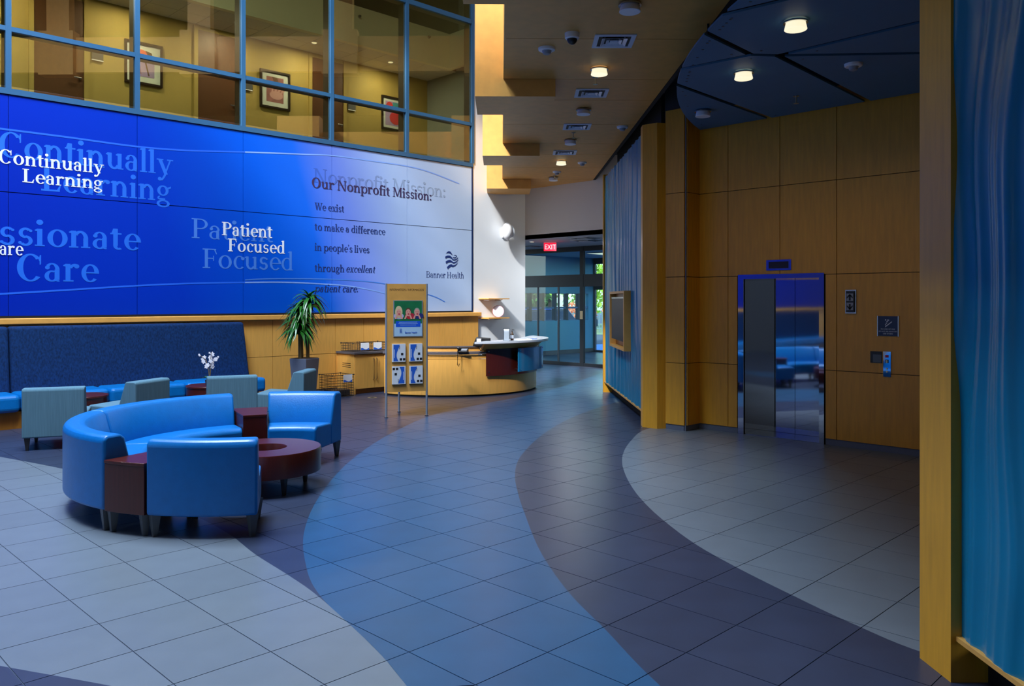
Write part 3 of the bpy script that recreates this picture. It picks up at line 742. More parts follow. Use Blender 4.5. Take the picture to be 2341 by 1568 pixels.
def vent(px, py, label):
    p = soffit_at(px, py)
    t_ = thing('air_vent', label, 'vent', p, AX, 'square air vents in the soffit')
    w_ = .21; f = MB()
    for q in ((.21, .17, .0, -.012), ):
        f.box(-.21, .21, -.21, -.165, -.012, 0).box(-.21, .21, .165, .21, -.012, 0).box(-.21, -.165, -.165, .165, -.012, 0).box(.165, .21, -.165, .165, -.012, 0)
    f.build('flange', 'vent_metal', t_)
    MB().box(-.165, .165, -.165, .165, -.002, 0).build('throat', 'vent_dark', t_)
    for q in (.125, .075):
        b_ = MB()
        for sgn in (-1, 1):
            b_.hexa([(-q, sgn * q, -.022), (q, sgn * q, -.022), (q, sgn * (q + .006), -.022), (-q, sgn * (q + .006), -.022), (-q, sgn * (q - .03), -.004), (q, sgn * (q - .03), -.004), (q, sgn * (q - .024), -.004), (-q, sgn * (q - .024), -.004)])
            b_.hexa([(sgn * q, -q, -.022), (sgn * q, q, -.022), (sgn * (q + .006), q, -.022), (sgn * (q + .006), -q, -.022), (sgn * (q - .03), -q, -.004), (sgn * (q - .03), q, -.004), (sgn * (q - .024), q, -.004), (sgn * (q - .024), -q, -.004)])
        b_.build('louvre', 'vent_metal', t_, fixn=True)
    MB().box(-.04, .04, -.04, .04, -.02, -.012).build('centre_plate', 'vent_metal', t_)
for a in ((1403, 93, 'largest square air vent, nearest in the timber soffit'), (1352, 212, 'square air vent just beyond the near glowing lamp'), (1319, 289, 'square air vent before the soffit sprinkler, halfway along'), (1291, 348, 'smallest square air vent, far along the soffit')):
    vent(*a)
t_ = thing('dome_camera', 'white dome security camera with dark bubble on the soffit', 'camera', soffit_at(1308, 76))
MB().lathe([(.062, -.06), (.072, -.05), (.075, 0)], n=24).build('housing', 'white_plastic', t_, smooth=True); MB().ellip((0, 0, -.06), .052, .052, .055).build('bubble', 'black_plastic', t_, smooth=True)
def detector(px, py, label, z=ZS, s_=1.0):
    t_ = thing('smoke_detector', label, 'detector', soffit_at(px, py, z), 0, 'round ceiling detectors')
    MB().lathe([(.075 * s_, -.03), (.085 * s_, -.022), (.088 * s_, 0)], n=24).build('base', 'white_plastic', t_, smooth=True)
    MB().lathe([(.022 * s_, -.07), (.038 * s_, -.062), (.05 * s_, -.03)], n=18).build('sensor', 'grey_plastic', t_, smooth=True)
detector(1250, 110, 'white motion detector left of the dome camera', s_=1.05)
detector(1423, 289, 'white detector alone at the right of the soffit'); detector(1331, 371, 'small white detector right of the far glowing lamp'); detector(1273, 392, 'white detector beside the farthest soffit sprinkler')
def sprink(px, py, label, z=ZS):
    t_ = thing('sprinkler', label, 'sprinkler', soffit_at(px, py, z), 0)
    MB().lathe([(.035, -.006), (.035, 0)], n=16).build('escutcheon', 'steel', t_); MB().lathe([(.03, -.09), (.03, -.085), (.01, -.08), (.01, -.006)], n=12).build('nozzle', 'brass_glint', t_)
sprink(1311, 303, 'sprinkler head beyond the halfway soffit vent'); sprink(1268, 400, 'sprinkler head at the far end of the soffit'); sprink(1361, 176, 'sprinkler head just behind the near glowing lamp')

# ================================================================== ELEVATOR ALCOVE
XW = 9.82
wr = struct('wall_right', MB().box(XW + .03, XW + .1, 1.0, 4.36, 0, 4.8).box(XW + .03, XW + .1, 5.56, 6.5, 0, 4.8).box(XW + .03, XW + .1, 4.36, 5.56, 2.13, 4.8).box(9.51, XW + .05, 6.17, 6.5, 0, 4.8), 'seam')
setk(wr, 'maple-panelled elevator lobby wall')
ys = [1.26, 2.74, 4.217, 4.955, 5.70, 6.15]; zs = [.075, .92, 2.10, 3.25, 4.4]
def wp(y0, y1, z0, z1): MB().box(XW, XW + .03, y0 + .004, y1 - .004, z0 + .004, z1 - .004).build('timber_panel', 'maple', wr)
for k in range(len(ys) - 1):
    for q in range(4):
        y0, y1, z0, z1 = ys[k], ys[k + 1], zs[q], zs[q + 1]
        if q < 2:
            if y0 >= 4.36 and y1 <= 5.56: continue
            if y1 > 4.36 and y0 < 4.36: y1 = 4.36
            if y0 < 5.56 < y1: y0 = 5.56
        if q == 1 and z1 < 2.14 and False: pass
        wp(y0, y1, z0, z1)
# fill above the opening between 2.10 and the frame head is the frame itself
MB().box(9.48, 9.51, 6.17, 6.47, .075, .916).build('timber_panel', 'maple', wr); MB().box(9.48, 9.51, 6.17, 6.47, .924, 2.096).build('timber_panel', 'maple', wr)
MB().box(9.48, 9.51, 6.17, 6.47, 2.104, 3.246).build('timber_panel', 'maple', wr); MB().box(9.48, 9.51, 6.17, 6.47, 3.254, 4.4).build('timber_panel', 'maple', wr)
for z0, z1 in ((.075, .916), (.924, 2.096), (2.104, 3.246), (3.254, 4.4)):
    MB().box(9.515, XW, 6.14, 6.17, z0, z1).build('timber_panel', 'maple', wr)
MB().box(9.472, 9.486, 6.134, 6.148, .075, 4.4).build('corner_trim', 'leg_metal', wr)
struct('baseboard_right', MB().box(XW + .01, XW + .04, 1.2, 4.36, 0, .075).box(XW + .01, XW + .04, 5.56, 6.17, 0, .075).box(9.49, XW, 6.15, 6.18, 0, .075).box(9.49, 9.52, 6.17, 6.47, 0, .075), 'planter')
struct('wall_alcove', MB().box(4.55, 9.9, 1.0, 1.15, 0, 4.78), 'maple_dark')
struct('ceiling_alcove', MB().prism([tuple(S(-4, TR)[:2]), tuple(S(17, TR)[:2]), (13.5, 9.2), (12.0, 0), (3.0, -3)], 4.78, 4.9), 'black_ceiling')
struct('wall_alcove_back', MB().sbox(11.75, 16.2, 2.32, 2.4, 0, 4.78).box(10.62, 10.7, 3.9, 6.2, 0, 4.8), 'black_ceiling')

# elevator
el = thing('elevator', 'mirror-polished steel elevator doors in the timber wall', 'elevator', (XW, 4.96, 0))
def eb(name, m, *b, **k): MB().box(*b).build(name, m, el, world=True, **k)
XD = 10.26
eb('door_leaf', 'steel_mirror', XD, XD + .03, 4.968, 5.50, .012, 2.06); eb('door_leaf', 'steel_mirror', XD, XD + .03, 4.40, 4.962, .012, 2.06)
eb('jamb', 'steel_mirror', XW + .0, XD + .03, 5.465, 5.50, .0, 2.06); eb('jamb', 'steel_mirror', XW + .0, XD + .03, 4.40, 4.435, .0, 2.06)
eb('front_frame', 'steel_mirror', XW - .012, XW + .03, 5.465, 5.545, 0, 2.06); eb('front_frame', 'steel_mirror', XW - .012, XW + .03, 4.372, 4.435, 0, 2.06)
eb('header', 'steel_mirror', XW - .012, XD + .03, 4.372, 5.545, 2.06, 2.118)
eb('shadow_gap', 'gap_black', XW + .01, XW + .03, 5.545, 5.56, 0, 2.13); eb('shadow_gap', 'gap_black', XW + .01, XW + .03, 4.36, 4.372, 0, 2.13); eb('shadow_gap', 'gap_black', XW + .01, XW + .03, 4.372, 5.545, 2.118, 2.13)
eb('sill', 'steel', XW + .02, XD + .03, 4.435, 5.465, 0, .01)
eb('hoistway', 'gap_black', XD + .035, XD + .06, 4.36, 5.56, 0, 2.2)
def onwall(name, label, cat, py0, pz0): return thing(name, label, cat, (XW, py0, pz0))
fi = onwall('floor_indicator', 'dark floor display in a steel frame above the elevator', 'display', 4.968, 2.165)
MB().box(-.012, 0, -.17, .17, 0, .135).build('plate', 'steel_mirror', fi); MB().box(-.016, -.01, -.135, .135, .025, .11).build('display', 'led_dark', fi)
hl = onwall('hall_lantern', 'black hall lantern with up and down arrows', 'lantern', 4.043, 1.62)
MB().box(-.012, 0, -.066, .066, 0, .285).build('plate', 'steel', hl); MB().box(-.035, -.01, -.048, .048, .015, .27).build('body', 'black_plastic', hl)
for up, zc in ((1, .195), (-1, .085)):
    a_ = MB(); sg = up
    a_.hexa([(-.037, y, z) for y, z in ()] or [(-.038, -.011, zc - .038), (-.034, -.011, zc - .038), (-.034, .011, zc - .038), (-.038, .011, zc - .038), (-.038, -.011, zc + .03), (-.034, -.011, zc + .03), (-.034, .011, zc + .03), (-.038, .011, zc + .03)])
    for q in (-1, 1):
        tip = zc + sg * .04
        a_.hexa([(-.038, 0, tip), (-.034, 0, tip), (-.034, q * .035, tip - sg * .035), (-.038, q * .035, tip - sg * .035), (-.038, 0, tip - sg * .022), (-.034, 0, tip - sg * .022), (-.034, q * .035, tip - sg * .056), (-.038, q * .035, tip - sg * .056)])
    MB().box(-.0365, -.034, -.040, .040, zc - .045, zc + .045).build('arrow_lens', 'grey_plastic', hl)
    a_.build('arrow', 'ink_black', hl, fixn=True)
fs_ = onwall('stairs_sign', 'navy fire sign with a stair symbol and three lines of text', 'sign', 3.61, 1.357)
MB().box(-.01, 0, -.112, .112, .005, .235).build('plate', 'sign_navy', fs_)
MB().box(-.014, 0, -.122, -.112, 0, .24).build('rail', 'steel', fs_); MB().box(-.014, 0, .112, .122, 0, .24).build('rail', 'steel', fs_)
sy = MB()
for a, b, c, d_ in ((.0, .125, -.045, .165),): pass
sy.hexa([(-.012, .03, .105), (-.010, .03, .105), (-.010, -.045, .165), (-.012, -.045, .165), (-.012, .03, .118), (-.010, .03, .118), (-.010, -.045, .178), (-.012, -.045, .178)])
for k in range(4): sy.box(-.012, -.010, .022 - .0 * k - k * .012, .032 - k * .008, .13 + k * .018, .142 + k * .018)
sy.box(-.012, -.010, .018, .032, .185, .2); sy.build('stair_symbol', 'text_white', fs_, fixn=True)
def bfont(text, size, m, parent, loc, rot, name='lettering', align='CENTER', sx=1.0):
    cu = bpy.data.curves.new(name, 'FONT'); cu.body = text; cu.size = size; cu.align_x = align; cu.extrude = .0008
    tmp = bpy.data.objects.new(name, cu); C.objects.link(tmp)
    dg = bpy.context.evaluated_depsgraph_get(); me = bpy.data.meshes.new_from_object(tmp.evaluated_get(dg)); bpy.data.objects.remove(tmp)
    me.materials.clear(); o = link_mesh(name, me, m, parent); o.location = loc; o.rotation_euler = rot; o.scale = (sx, 1, 1); return o
RW = (math.pi / 2, 0, -math.pi / 2)       # text standing on the elevator wall, facing -X
bfont('IN CASE OF FIRE', .022, 'text_white', fs_, (-.0115, 0, .078), RW); bfont('DO NOT USE ELEVATORS', .018, 'text_white', fs_, (-.0115, 0, .052), RW); bfont('USE STAIRS', .022, 'text_white', fs_, (-.0115, 0, .024), RW)
ib = onwall('intercom_box', 'small recessed grey box left of the call buttons', 'box', 3.745, 1.04)
MB().box(-.006, 0, -.068, .068, 0, .137).build('frame', 'black_plastic', ib); MB().box(-.012, -.006, -.062, .036, .008, .1).build('cover', 'leg_metal', ib)
cp = onwall('call_panel', 'steel elevator call panel with round buttons', 'panel', 3.62, .885)
MB().box(-.012, 0, -.043, .043, 0, .295).build('plate', 'steel_mirror', cp)
MB().box(-.016, -.012, -.018, .018, .225, .255).build('light', 'lips', cp); MB().box(-.015, -.012, -.018, .018, .16, .2).build('label_plate', 'black_plastic', cp)
for z in (.06, .095, .17, .185):
    a_ = MB().lathe([(.012, 0), (.01, .008)], n=14).build('button', 'brass_glint', cp); a_.location = (-.012, 0, z); a_.rotation_euler = (0, -math.pi / 2, 0)

# pillars and rippled blue walls along the soffit line
def pillar(label, poly, z1):
    c = W(sum(p[0] for p in poly) / len(poly), sum(p[1] for p in poly) / len(poly))
    t_ = thing('timber_pillar', label, 'pillar', c)
    MB().prism([tuple((W(d, l) - c)[:2]) for d, l in poly], .0, z1).build('shaft', 'maple', t_)
    return t_
pillar('maple pillar between the rippled wall and the elevator', [(11.42, 1.832), (11.27, 2.01), (11.30, 2.155), (11.6, 2.2), (11.62, 1.84)], 4.24)
pillar('tall maple pillar at the right edge beside the rippled panel', [(4.035, 2.022), (3.775, 2.036), (3.775, 2.30), (4.035, 2.30)], 4.78)
pillar('slim maple post at the far end of the rippled wall', [tuple(dl(S(15.75, 1.985)[:2])), tuple(dl(S(15.86, 1.985)[:2])), tuple(dl(S(15.86, 2.2)[:2])), tuple(dl(S(15.75, 2.2)[:2]))], 4.22)
def ripple(u, z, sd):
    x = u + .055 * math.sin(1.5 * z + 2.1 * u + sd) + .035 * math.sin(2.7 * z - 3.3 * u + 1.7 * sd) + .018 * math.sin(5.1 * z + 1.3 * u)
    h = 0
    for fq, am, ph in ((8.3, 1, 0), (13.7, .7, 1.3), (21.1, .35, 2.2)):
        h += am * (1 - abs(math.sin(fq * x + ph))) ** 1.5
    return h
def wave_wall(label, s0, s1, tf, z0, z1, nu, nv, amp, sd):
    t_ = thing('rippled_wall_panel', label, 'wall panel', S((s0 + s1) / 2, tf + .1, 0))
    vs = []; fs = []
    for j in range(nv + 1):
        for i in range(nu + 1):
            s_ = s0 + (s1 - s0) * i / nu; z = z0 + (z1 - z0) * j / nv
            vs.append(S(s_, tf - amp * ripple(s_, z, sd), z))
    for j in range(nv):
        for i in range(nu): fs.append((j * (nu + 1) + i, (j + 1) * (nu + 1) + i, (j + 1) * (nu + 1) + i + 1, j * (nu + 1) + i + 1))
    MB().add(vs, fs).build('rippled_face', 'wave_blue', t_, smooth=True, world=True)
    MB().sbox(s0, s1, tf + .005, tf + .06, z0, z1).build('backing', 'wave_blue', t_, world=True)
    MB().sbox(s0, s1, tf - .03, tf + .06, z0 - .022, z0).build('bottom_rail', 'maple_flat', t_, world=True)
    MB().sbox(s0, s1, tf + .12, tf + .2, 0, z0 - .022).build('plinth', 'gap_black', t_, world=True)
wave_wall('rippled blue wall panel with the screen niche on it', 11.46, 15.75, 2.03, .215, 4.16, 420, 60, .02, .4)
wave_wall('rippled blue wall panel at the right edge of the view', -2.2, 3.775, 2.14, .215, 4.78, 520, 130, .026, 2.0)

# screen niche on the far rippled wall
nb = thing('screen_niche', 'maple frame box with a dark screen on the rippled wall', 'screen', S(13.4, 2.0, .99))
def nbx(name, m, *b, **k): MB().sbox(*b).build(name, m, nb, world=True, **k)
nbx('frame_side', 'maple_flat', 12.56, 12.62, 1.90, 2.03, .99, 1.93); nbx('frame_side', 'maple_flat', 14.16, 14.22, 1.90, 2.03, .99, 1.93)
nbx('frame_top', 'maple_flat', 12.62, 14.16, 1.90, 2.03, 1.89, 1.93); nbx('frame_bottom', 'maple_flat', 12.62, 14.16, 1.90, 2.03, .99, 1.03)
nbx('back', 'maple_dark', 12.62, 14.16, 2.0, 2.03, 1.03, 1.89); nbx('screen', 'screen', 12.68, 14.06, 1.915, 1.96, 1.13, 1.81); nbx('screen_top_bar', 'steel', 12.68, 14.06, 1.91, 1.96, 1.81, 1.835)

# blue ceiling cloud -----------------------------------------------------------
ZC = 4.13
def cl(px, py): return onZxy(px, py, ZC)
CC, CR = W(7.6, 9.46), 7.8
def edge_pts(d0, d1, n=14):
    out = []
    for i in range(n + 1):
        d = d0 + (d1 - d0) * i / n; l = 9.46 - math.sqrt(CR ** 2 - (d - 7.6) ** 2); v = W(d, l); out.append((v.x, v.y))
    return out
def line_edge(p, q):
    # where the line p->q (plan) meets the cloud's round edge: parameter search
    for k in range(4000):
        t = k / 1000.0; x = p[0] + (q[0] - p[0]) * t; y = p[1] + (q[1] - p[1]) * t
        if math.hypot(x - CC.x, y - CC.y) >= CR: return (x, y)
def wallx(p, q):  # line p->q extended to the elevator wall
    t = (XW - .01 - p[0]) / (q[0] - p[0]); return (XW - .01, p[1] + (q[1] - p[1]) * t)
N1, N2 = cl(1716, 125), cl(1778, 127)
eA = line_edge(cl(1790, 0), cl(1660, 31)); eB = line_edge(N1, cl(1611, 74)); eC = line_edge(N1, cl(1548, 160)); eD = line_edge(cl(1745, 265), cl(1537, 190))
wA = wallx(N2, cl(1965, 222)); wD = wallx(cl(1537, 190), cl(1745, 265))
fA = wallx(N2, cl(2096, 129)); fB = wallx(N2, cl(2096, 52)) if False else None
def far(p, q, L): 
    n = math.hypot(q[0] - p[0], q[1] - p[1]); return (p[0] + (q[0] - p[0]) / n * L, p[1] + (q[1] - p[1]) / n * L)
fB = far(N2, cl(2096, 52), 4.2); fC = far(N2, cl(2096, 129), 4.0); fE = far(cl(1660, 31), cl(1790, 0), 4.5)
def dof(p): return dl(p)[0]

lim = lambda p: (min(p[0], XW - .01), p[1])
dW = next(d for d in np.linspace(10, 12.5, 400) if W(d, 9.46 - math.sqrt(CR ** 2 - (d - 7.6) ** 2)).x >= XW - .01)
polys = [
    edge_pts(4.2, dof(eA)) + [fE, (fE[0] - .4, fE[1] - 1.2), (W(4.2, 4.5).x, W(4.2, 4.5).y)],
    edge_pts(dof(eA), dof(eB)) + [N1, N2, fB, fE],
    edge_pts(dof(eB), dof(eC)) + [N1],
    edge_pts(dof(eC), dof(eD)) + [wD, wA, N2, N1],
    edge_pts(dof(eD), dW) + [wD],
    [N2, wA, lim((XW - .01, fC[1] + .3)), lim(fC)],
    [N2, lim(fC), lim((fC[0], (fC[1] + fB[1]) / 2)), fB],
]
cloud = thing('ceiling_cloud', 'round-edged blue ceiling canopy split into panels over the elevator', 'ceiling panel', W(9, 3, ZC))
def inset(poly, g):
    n = len(poly)
    if sum(poly[i][0] * poly[(i + 1) % n][1] - poly[(i + 1) % n][0] * poly[i][1] for i in range(n)) < 0: poly = poly[::-1]
    out = []
    for i in range(n):
        a, b, c = poly[i - 1], poly[i], poly[(i + 1) % n]
        n1 = Vector((-(b[1] - a[1]), b[0] - a[0])); n2 = Vector((-(c[1] - b[1]), c[0] - b[0]))
        if n1.length < 1e-6 or n2.length < 1e-6: continue
        n1.normalize(); n2.normalize(); m = n1 + n2
        if m.length < .2: m = n1
        m.normalize(); k = g / max(.35, m.dot(n1)); out.append((b[0] + m.x * k, b[1] + m.y * k))
    return out
for p in polys:
    MB().prism(inset(p, .036), ZC, ZC + .02).build('cloud_panel', 'cloud_blue', cloud, world=True)
    ip = inset(p, .13)
    for q in range(0, len(ip), 3):
        MB().lathe([(.012, ZC - .004), (.012, ZC)], ip[q][0], ip[q][1], n=8).build('fixing', 'leg_metal', cloud, world=True)
for k in range(5):
    d = 5.5 + 1.2 * k; v = W(d, 9.7 - math.sqrt(CR ** 2 - (d - 7.6) ** 2))
    MB().tube([(v.x, v.y, ZC + .02), (v.x, v.y, 4.78)], .012, 6).build('hanger_rod', 'gap_black', cloud, world=True)
for a in ((1819, 60, 1, 'larger glowing lamp on the blue ceiling canopy'), (1700, 174, 1, 'smaller glowing lamp on the blue ceiling canopy'), (1607, 261, 0, 'unlit lamp at the edge of the blue canopy')):
    lamp(a[0], a[1], a[2], a[3], ZC, .09, 16)
detector(1951, 146, 'white detector on the blue ceiling canopy', ZC); sprink(1820, 219, 'sprinkler tip in the blue ceiling canopy', ZC)

# ================================================================== ENTRANCE GLAZING, VESTIBULE, OUTDOORS
XG = 16.9
gl = struct('window_2', MB().box(XG, XG + .08, 9.5, 18, 2.16, 2.49).box(XG, XG + .08, 9.5, 18, 3.12, 3.25).box(XG, XG + .08, 9.5, 18, 0, .09), 'frame_dark')
setk(gl, 'dark-framed glass entrance screen with sliding doors')
ym = [18.0, 16.9, 14.24, 12.6, 11.0, 9.6]
for y in ym: MB().box(XG - .005, XG + .085, y - .06, y + .06, 0, 3.25).build('mullion', 'frame_dark', gl)
for y0, y1 in zip(ym[1:], ym[:-1]):
    MB().box(XG + .03, XG + .04, y0 + .06, y1 - .06, .09, 2.16).build('pane', 'glass_door', gl); MB().box(XG + .03, XG + .04, y0 + .06, y1 - .06, 2.49, 3.12).build('pane', 'glass_door', gl)
for y in (15.88, 15.1): MB().box(XG + .01, XG + .06, y - .02, y + .02, .09, 2.16).build('door_stile', 'leg_metal', gl)
MB().box(XG - .01, XG, 14.19, 14.29, 1.28, 1.5).build('sticker', 'hair_blond', gl)
vw = struct('wall_vestibule', MB().box(XG, 22, 18.0, 18.15, 0, 1.12).box(XG, 22, 18.0, 18.15, 2.03, 3.25).box(XG, 18.3, 18.0, 18.15, 1.12, 2.03), 'vest_wall')
xs_ = [18.3, 18.85, 19.44, 20.05, 20.63, 21.25, 21.78]
wv = struct('window_3', MB().box(18.3, 22, 18.02, 18.12, 1.515, 1.575).box(18.3, 22, 18.01, 18.13, 1.10, 1.14).box(18.3, 22, 18.01, 18.13, 2.01, 2.05), 'mullion_blue')
for k in range(len(xs_) - 1):
    MB().box(xs_[k] - .05, xs_[k] + .05, 18.0, 18.14, 1.12, 2.03).build('mullion', 'frame_dark', wv)
    for z0, z1 in ((1.14, 1.515), (1.575, 2.01)): MB().box(xs_[k] + .05, xs_[k + 1] - .05, 18.06, 18.07, z0, z1).build('pane', 'glass_clear', wv)
MB().box(xs_[-1] - .05, 22, 18.0, 18.14, 1.12, 2.03).build('mullion', 'vest_wall', wv)
struct('baseboard_vestibule', MB().box(XG + .1, 22, 17.97, 18.0, 0, .14), 'frame_dark')
ed = struct('door_4', MB().box(22, 22.1, 12, 18.1, 2.16, 2.72).box(22, 22.1, 12, 18.1, 3.05, 3.3).box(22, 22.1, 17.94, 18.1, 0, 3.3).box(22, 22.1, 15.9, 16.05, 0, 3.3).box(22, 22.1, 12, 13.9, 0, 3.3).box(22, 22.1, 13.9, 17.94, 0, .07), 'frame_dark')
setk(ed, 'dark-framed outer glass doors opening on the sunny walk')
for y0, y1 in ((16.05, 17.94), (13.9, 15.9)):
    MB().box(22.04, 22.05, y0, y1, .07, 2.16).build('pane', 'glass_clear', ed); MB().box(22.04, 22.05, y0, y1, 2.72, 3.05).build('pane', 'glass_clear', ed)
MB().box(21.93, 21.96, 17.75, 17.8, .9, 1.2).build('pull_handle', 'steel', ed)
struct('wall_vestibule_side', MB().box(14.3, 22, 8.9, 9.05, 0, 3.3), 'vest_wall')
def ppl(name, label, loc, sz, pw):
    t_ = thing(name, label, 'light', loc); MB().box(-sz, sz, -sz, sz, -.03, 0).build('housing', 'white_plastic', t_); MB().box(-sz + .03, sz - .03, -sz + .03, sz - .03, -.036, -.03).build('diffuser', 'lit_glass', t_)
    area('vestibule_lamp', (loc[0], loc[1], loc[2] - .06), sz * 1.8, sz * 1.8, pw, (1, .9, .7))
ppl('ceiling_light_panel', 'square lit ceiling panel inside the glass vestibule', (19.6, 15.6, 3.25), .4, 100)
def diffuser(x, y, label):
    t_ = thing('ceiling_diffuser', label, 'vent', (x, y, 3.25)); MB().box(-.3, .3, -.3, .3, -.012, 0).build('flange', 'ceiling_white', t_)
    MB().box(-.24, .24, -.24, .24, -.016, -.012).build('throat', 'vent_dark', t_); MB().box(-.15, .15, -.15, .15, -.03, -.016).build('plate', 'ceiling_white', t_)
diffuser(15.35, 12.75, 'square air diffuser right of the EXIT sign'); diffuser(15.9, 15.2, 'square air diffuser left of the EXIT sign'); diffuser(14.75, 12.3, 'square air diffuser nearest over the passage')
ex = thing('exit_sign', 'glowing red EXIT sign hanging from the passage ceiling', 'sign', W(20.3, .95, 3.02), math.radians(-45))
MB().box(-.155, .155, -.02, .02, 0, .2).build('housing', 'exit_red', ex); MB().box(-.16, .16, -.03, .03, .2, .225).build('mount', 'white_plastic', ex)
bfont('EXIT', .17, 'exit_letter', ex, (0, -.022, .04), (math.pi / 2, 0, 0), sx=.8)
area('passage_fill', (15.2, 13.2, 3.2), .5, .5, 34, (.90, .95, 1.0))  # added fill without a fixture, brightens the passage
pl_ = thing('passage_downlight', 'tiny lit downlight beside the white corner wall', 'light', (14.6, 13.9, 3.25)); MB().lathe([(.06, -.02), (.07, 0)], n=16).build('trim_ring', 'white_plastic', pl_); MB().lathe([(.05, -.024), (.05, -.02)], n=16).build('lens', 'lit_glass', pl_)
# outdoors
struct('ground_outside', MB().box(22.1, 120, -60, 120, -.3, -.02).box(-20, 22.1, 18.3, 120, -.3, -.02), 'asphalt')
setk(MB().box(22.1, 27, 5, 21, -.02, -.004).build('walkway', 'pavement'), 'blue-grey walkway outside the glass doors', 'path')
setk(MB().box(34, 60, 10, 40, -.02, -.004).build('lawn', 'grass_out'), 'pale strip of lawn beyond the walkway', 'lawn')
fe = thing('fence', 'grey picket fence seen through the outer door', 'fence', (36, 29, 0))
for k in range(50): MB().box(-.03, .0, -6 + .24 * k, -5.96 + .24 * k, -.003, 1.15).build('picket', 'fence_grey', fe)
MB().box(0, .03, -6, 6, 1.0, 1.06).build('rail', 'fence_grey', fe); MB().box(0, .03, -6, 6, .2, .26).build('rail', 'fence_grey', fe)
def clump(name, label, cat, loc, rx, rz, n, m, ls, trunk=0):
    t_ = thing(name, label, cat, loc); mb = MB(); rnd = random.Random(int(loc[0] * 7 + loc[1]))
    for k in range(n):
        u, v = rnd.uniform(0, 6.28), rnd.uniform(-1, 1); q = rnd.random() ** .4
        c = Vector((rx * q * math.sqrt(1 - v * v) * math.cos(u), rx * q * math.sqrt(1 - v * v) * math.sin(u), trunk + rz + rz * q * v))
        a = Vector((rnd.gauss(0, 1), rnd.gauss(0, 1), rnd.gauss(0, 1))).normalized(); b = a.cross(Vector((rnd.gauss(0, 1), rnd.gauss(0, 1), .3))).normalized()
        mb.add([c - a * ls, c - b * ls * .5, c + a * ls, c + b * ls * .5], [(0, 1, 2, 3)])
    setk(mb.build('foliage', m, t_), kind='stuff')
    tb = MB(); tb.tube([(0, 0, 0), (.05, .02, trunk + rz * .8)], .09 if trunk else .03, 8, r1=.04)
    for k in range(4):
        a = k * 1.6; tb.tube([(.03, .01, trunk + rz * .3), (rx * .5 * math.cos(a), rx * .5 * math.sin(a), trunk + rz * 1.2)], .03, 6, r1=.01)
    tb.build('trunk', 'bark', t_)
clump('tree', 'yellow-green tree seen through the outer glass door', 'tree', (42.0, 34.5, 0), 3.2, 2.6, 1500, 'tree_leaf', .22, 1.0)
clump('tree', 'green tree over the parked cars, nearer the door', 'tree', (28, 33, 0), 3.0, 2.4, 1200, 'tree_leaf', .22, 1.1)
clump('tree', 'green tree over the parked cars, farther left', 'tree', (21.5, 31, 0), 2.8, 2.4, 1200, 'tree_leaf', .22, 1.1)
mat('tree_dark', (70, 104, 44), .8, var=.35, vscale=3)
for k, (x, y) in enumerate(((22.5, 36), (26, 37.5), (29.5, 38), (33.2, 38.5), (36.5, 40))):
    clump('tree', ('dark tree at the far left of the car park', 'dark tree second from left beyond the car park', 'dark tree at the middle of the car park edge', 'dark tree fourth from left beyond the car park', 'dark tree at the right end of the car park')[k], 'tree', (x, y, 0), 1.7, 2.2, 700, 'tree_dark', .34, .3)
hd = thing('hedge', 'long dark hedge closing the far side of the car park', 'hedge', (28, 43.5, 0)); _h = MB(); _r = random.Random(5)
for k in range(5200):
    c = Vector((_r.uniform(-16, 20), _r.uniform(-.7, .7), _r.uniform(.3, 4.6))); a = Vector((_r.gauss(0, 1), _r.gauss(0, 1), _r.gauss(0, 1))).normalized(); b = a.cross(Vector((_r.gauss(0, 1), _r.gauss(0, 1), .3))).normalized()
    _h.add([c - a * .3, c - b * .17, c + a * .3, c + b * .17], [(0, 1, 2, 3)])
setk(_h.build('foliage', 'tree_dark', hd), kind='stuff'); MB().box(-16, 20, -.3, .3, -.02, 3.8).build('branch_core', 'bark', hd)
clump('flowering_bush', 'orange flowering bush left of the outdoor tree', 'bush', (37.8, 32.2, 0), 1.2, .8, 700, 'bush_orange', .12, .2)
clump('flowering_bush', 'orange flowering bush right of the outdoor tree', 'bush', (38.4, 29.2, 0), 1.2, .8, 700, 'bush_orange', .12, .2)
def car(label, loc, rz, m):
    t_ = thing('parked_car', label, 'car', loc, rz)
    side = [(-2.1, .3), (2.1, .3), (2.15, .6), (2.0, .82), (1.0, .92), (-1.9, .95), (-2.15, .8)]
    cab = [(-1.7, .93), (1.05, .9), (.35, 1.42), (-1.1, 1.45)]
    def ext(p, y): 
        mb = MB(); n = len(p); mb.add([(a, -y, b) for a, b in p] + [(a, y, b) for a, b in p], [tuple(range(n)), tuple(range(n, 2 * n))[::-1]] + [(i, n + i, n + (i + 1) % n, (i + 1) % n) for i in range(n)]); return mb
    ext(side, .86).build('body', m, t_, bevel=.08, fixn=True); ext(cab, .72).build('cabin', 'car_glass', t_, bevel=.06, fixn=True)
    ext([(-1.15, 1.43), (.38, 1.40), (.3, 1.47), (-1.05, 1.49)], .7).build('roof', m, t_, bevel=.03, fixn=True)
    for x in (-1.3, 1.35):
        for y in (-.8, .8): MB().tube([(x, y - .1, .32), (x, y + .1, .32)], .32, 18).build('wheel', 'tyre', t_, smooth=True); MB().tube([(x, y - .11, .32), (x, y + .11, .32)], .18, 12).build('hub', 'steel', t_, smooth=True)
car('blue car parked outside the vestibule windows', (23.2, 22.6, 0), math.radians(80), 'car_blue'); car('white car parked beyond the vestibule windows', (25.6, 24.0, 0), math.radians(85), 'car_white'); car('grey car parked farthest outside the vestibule windows', (21.0, 22.8, 0), math.radians(80), 'car_grey')

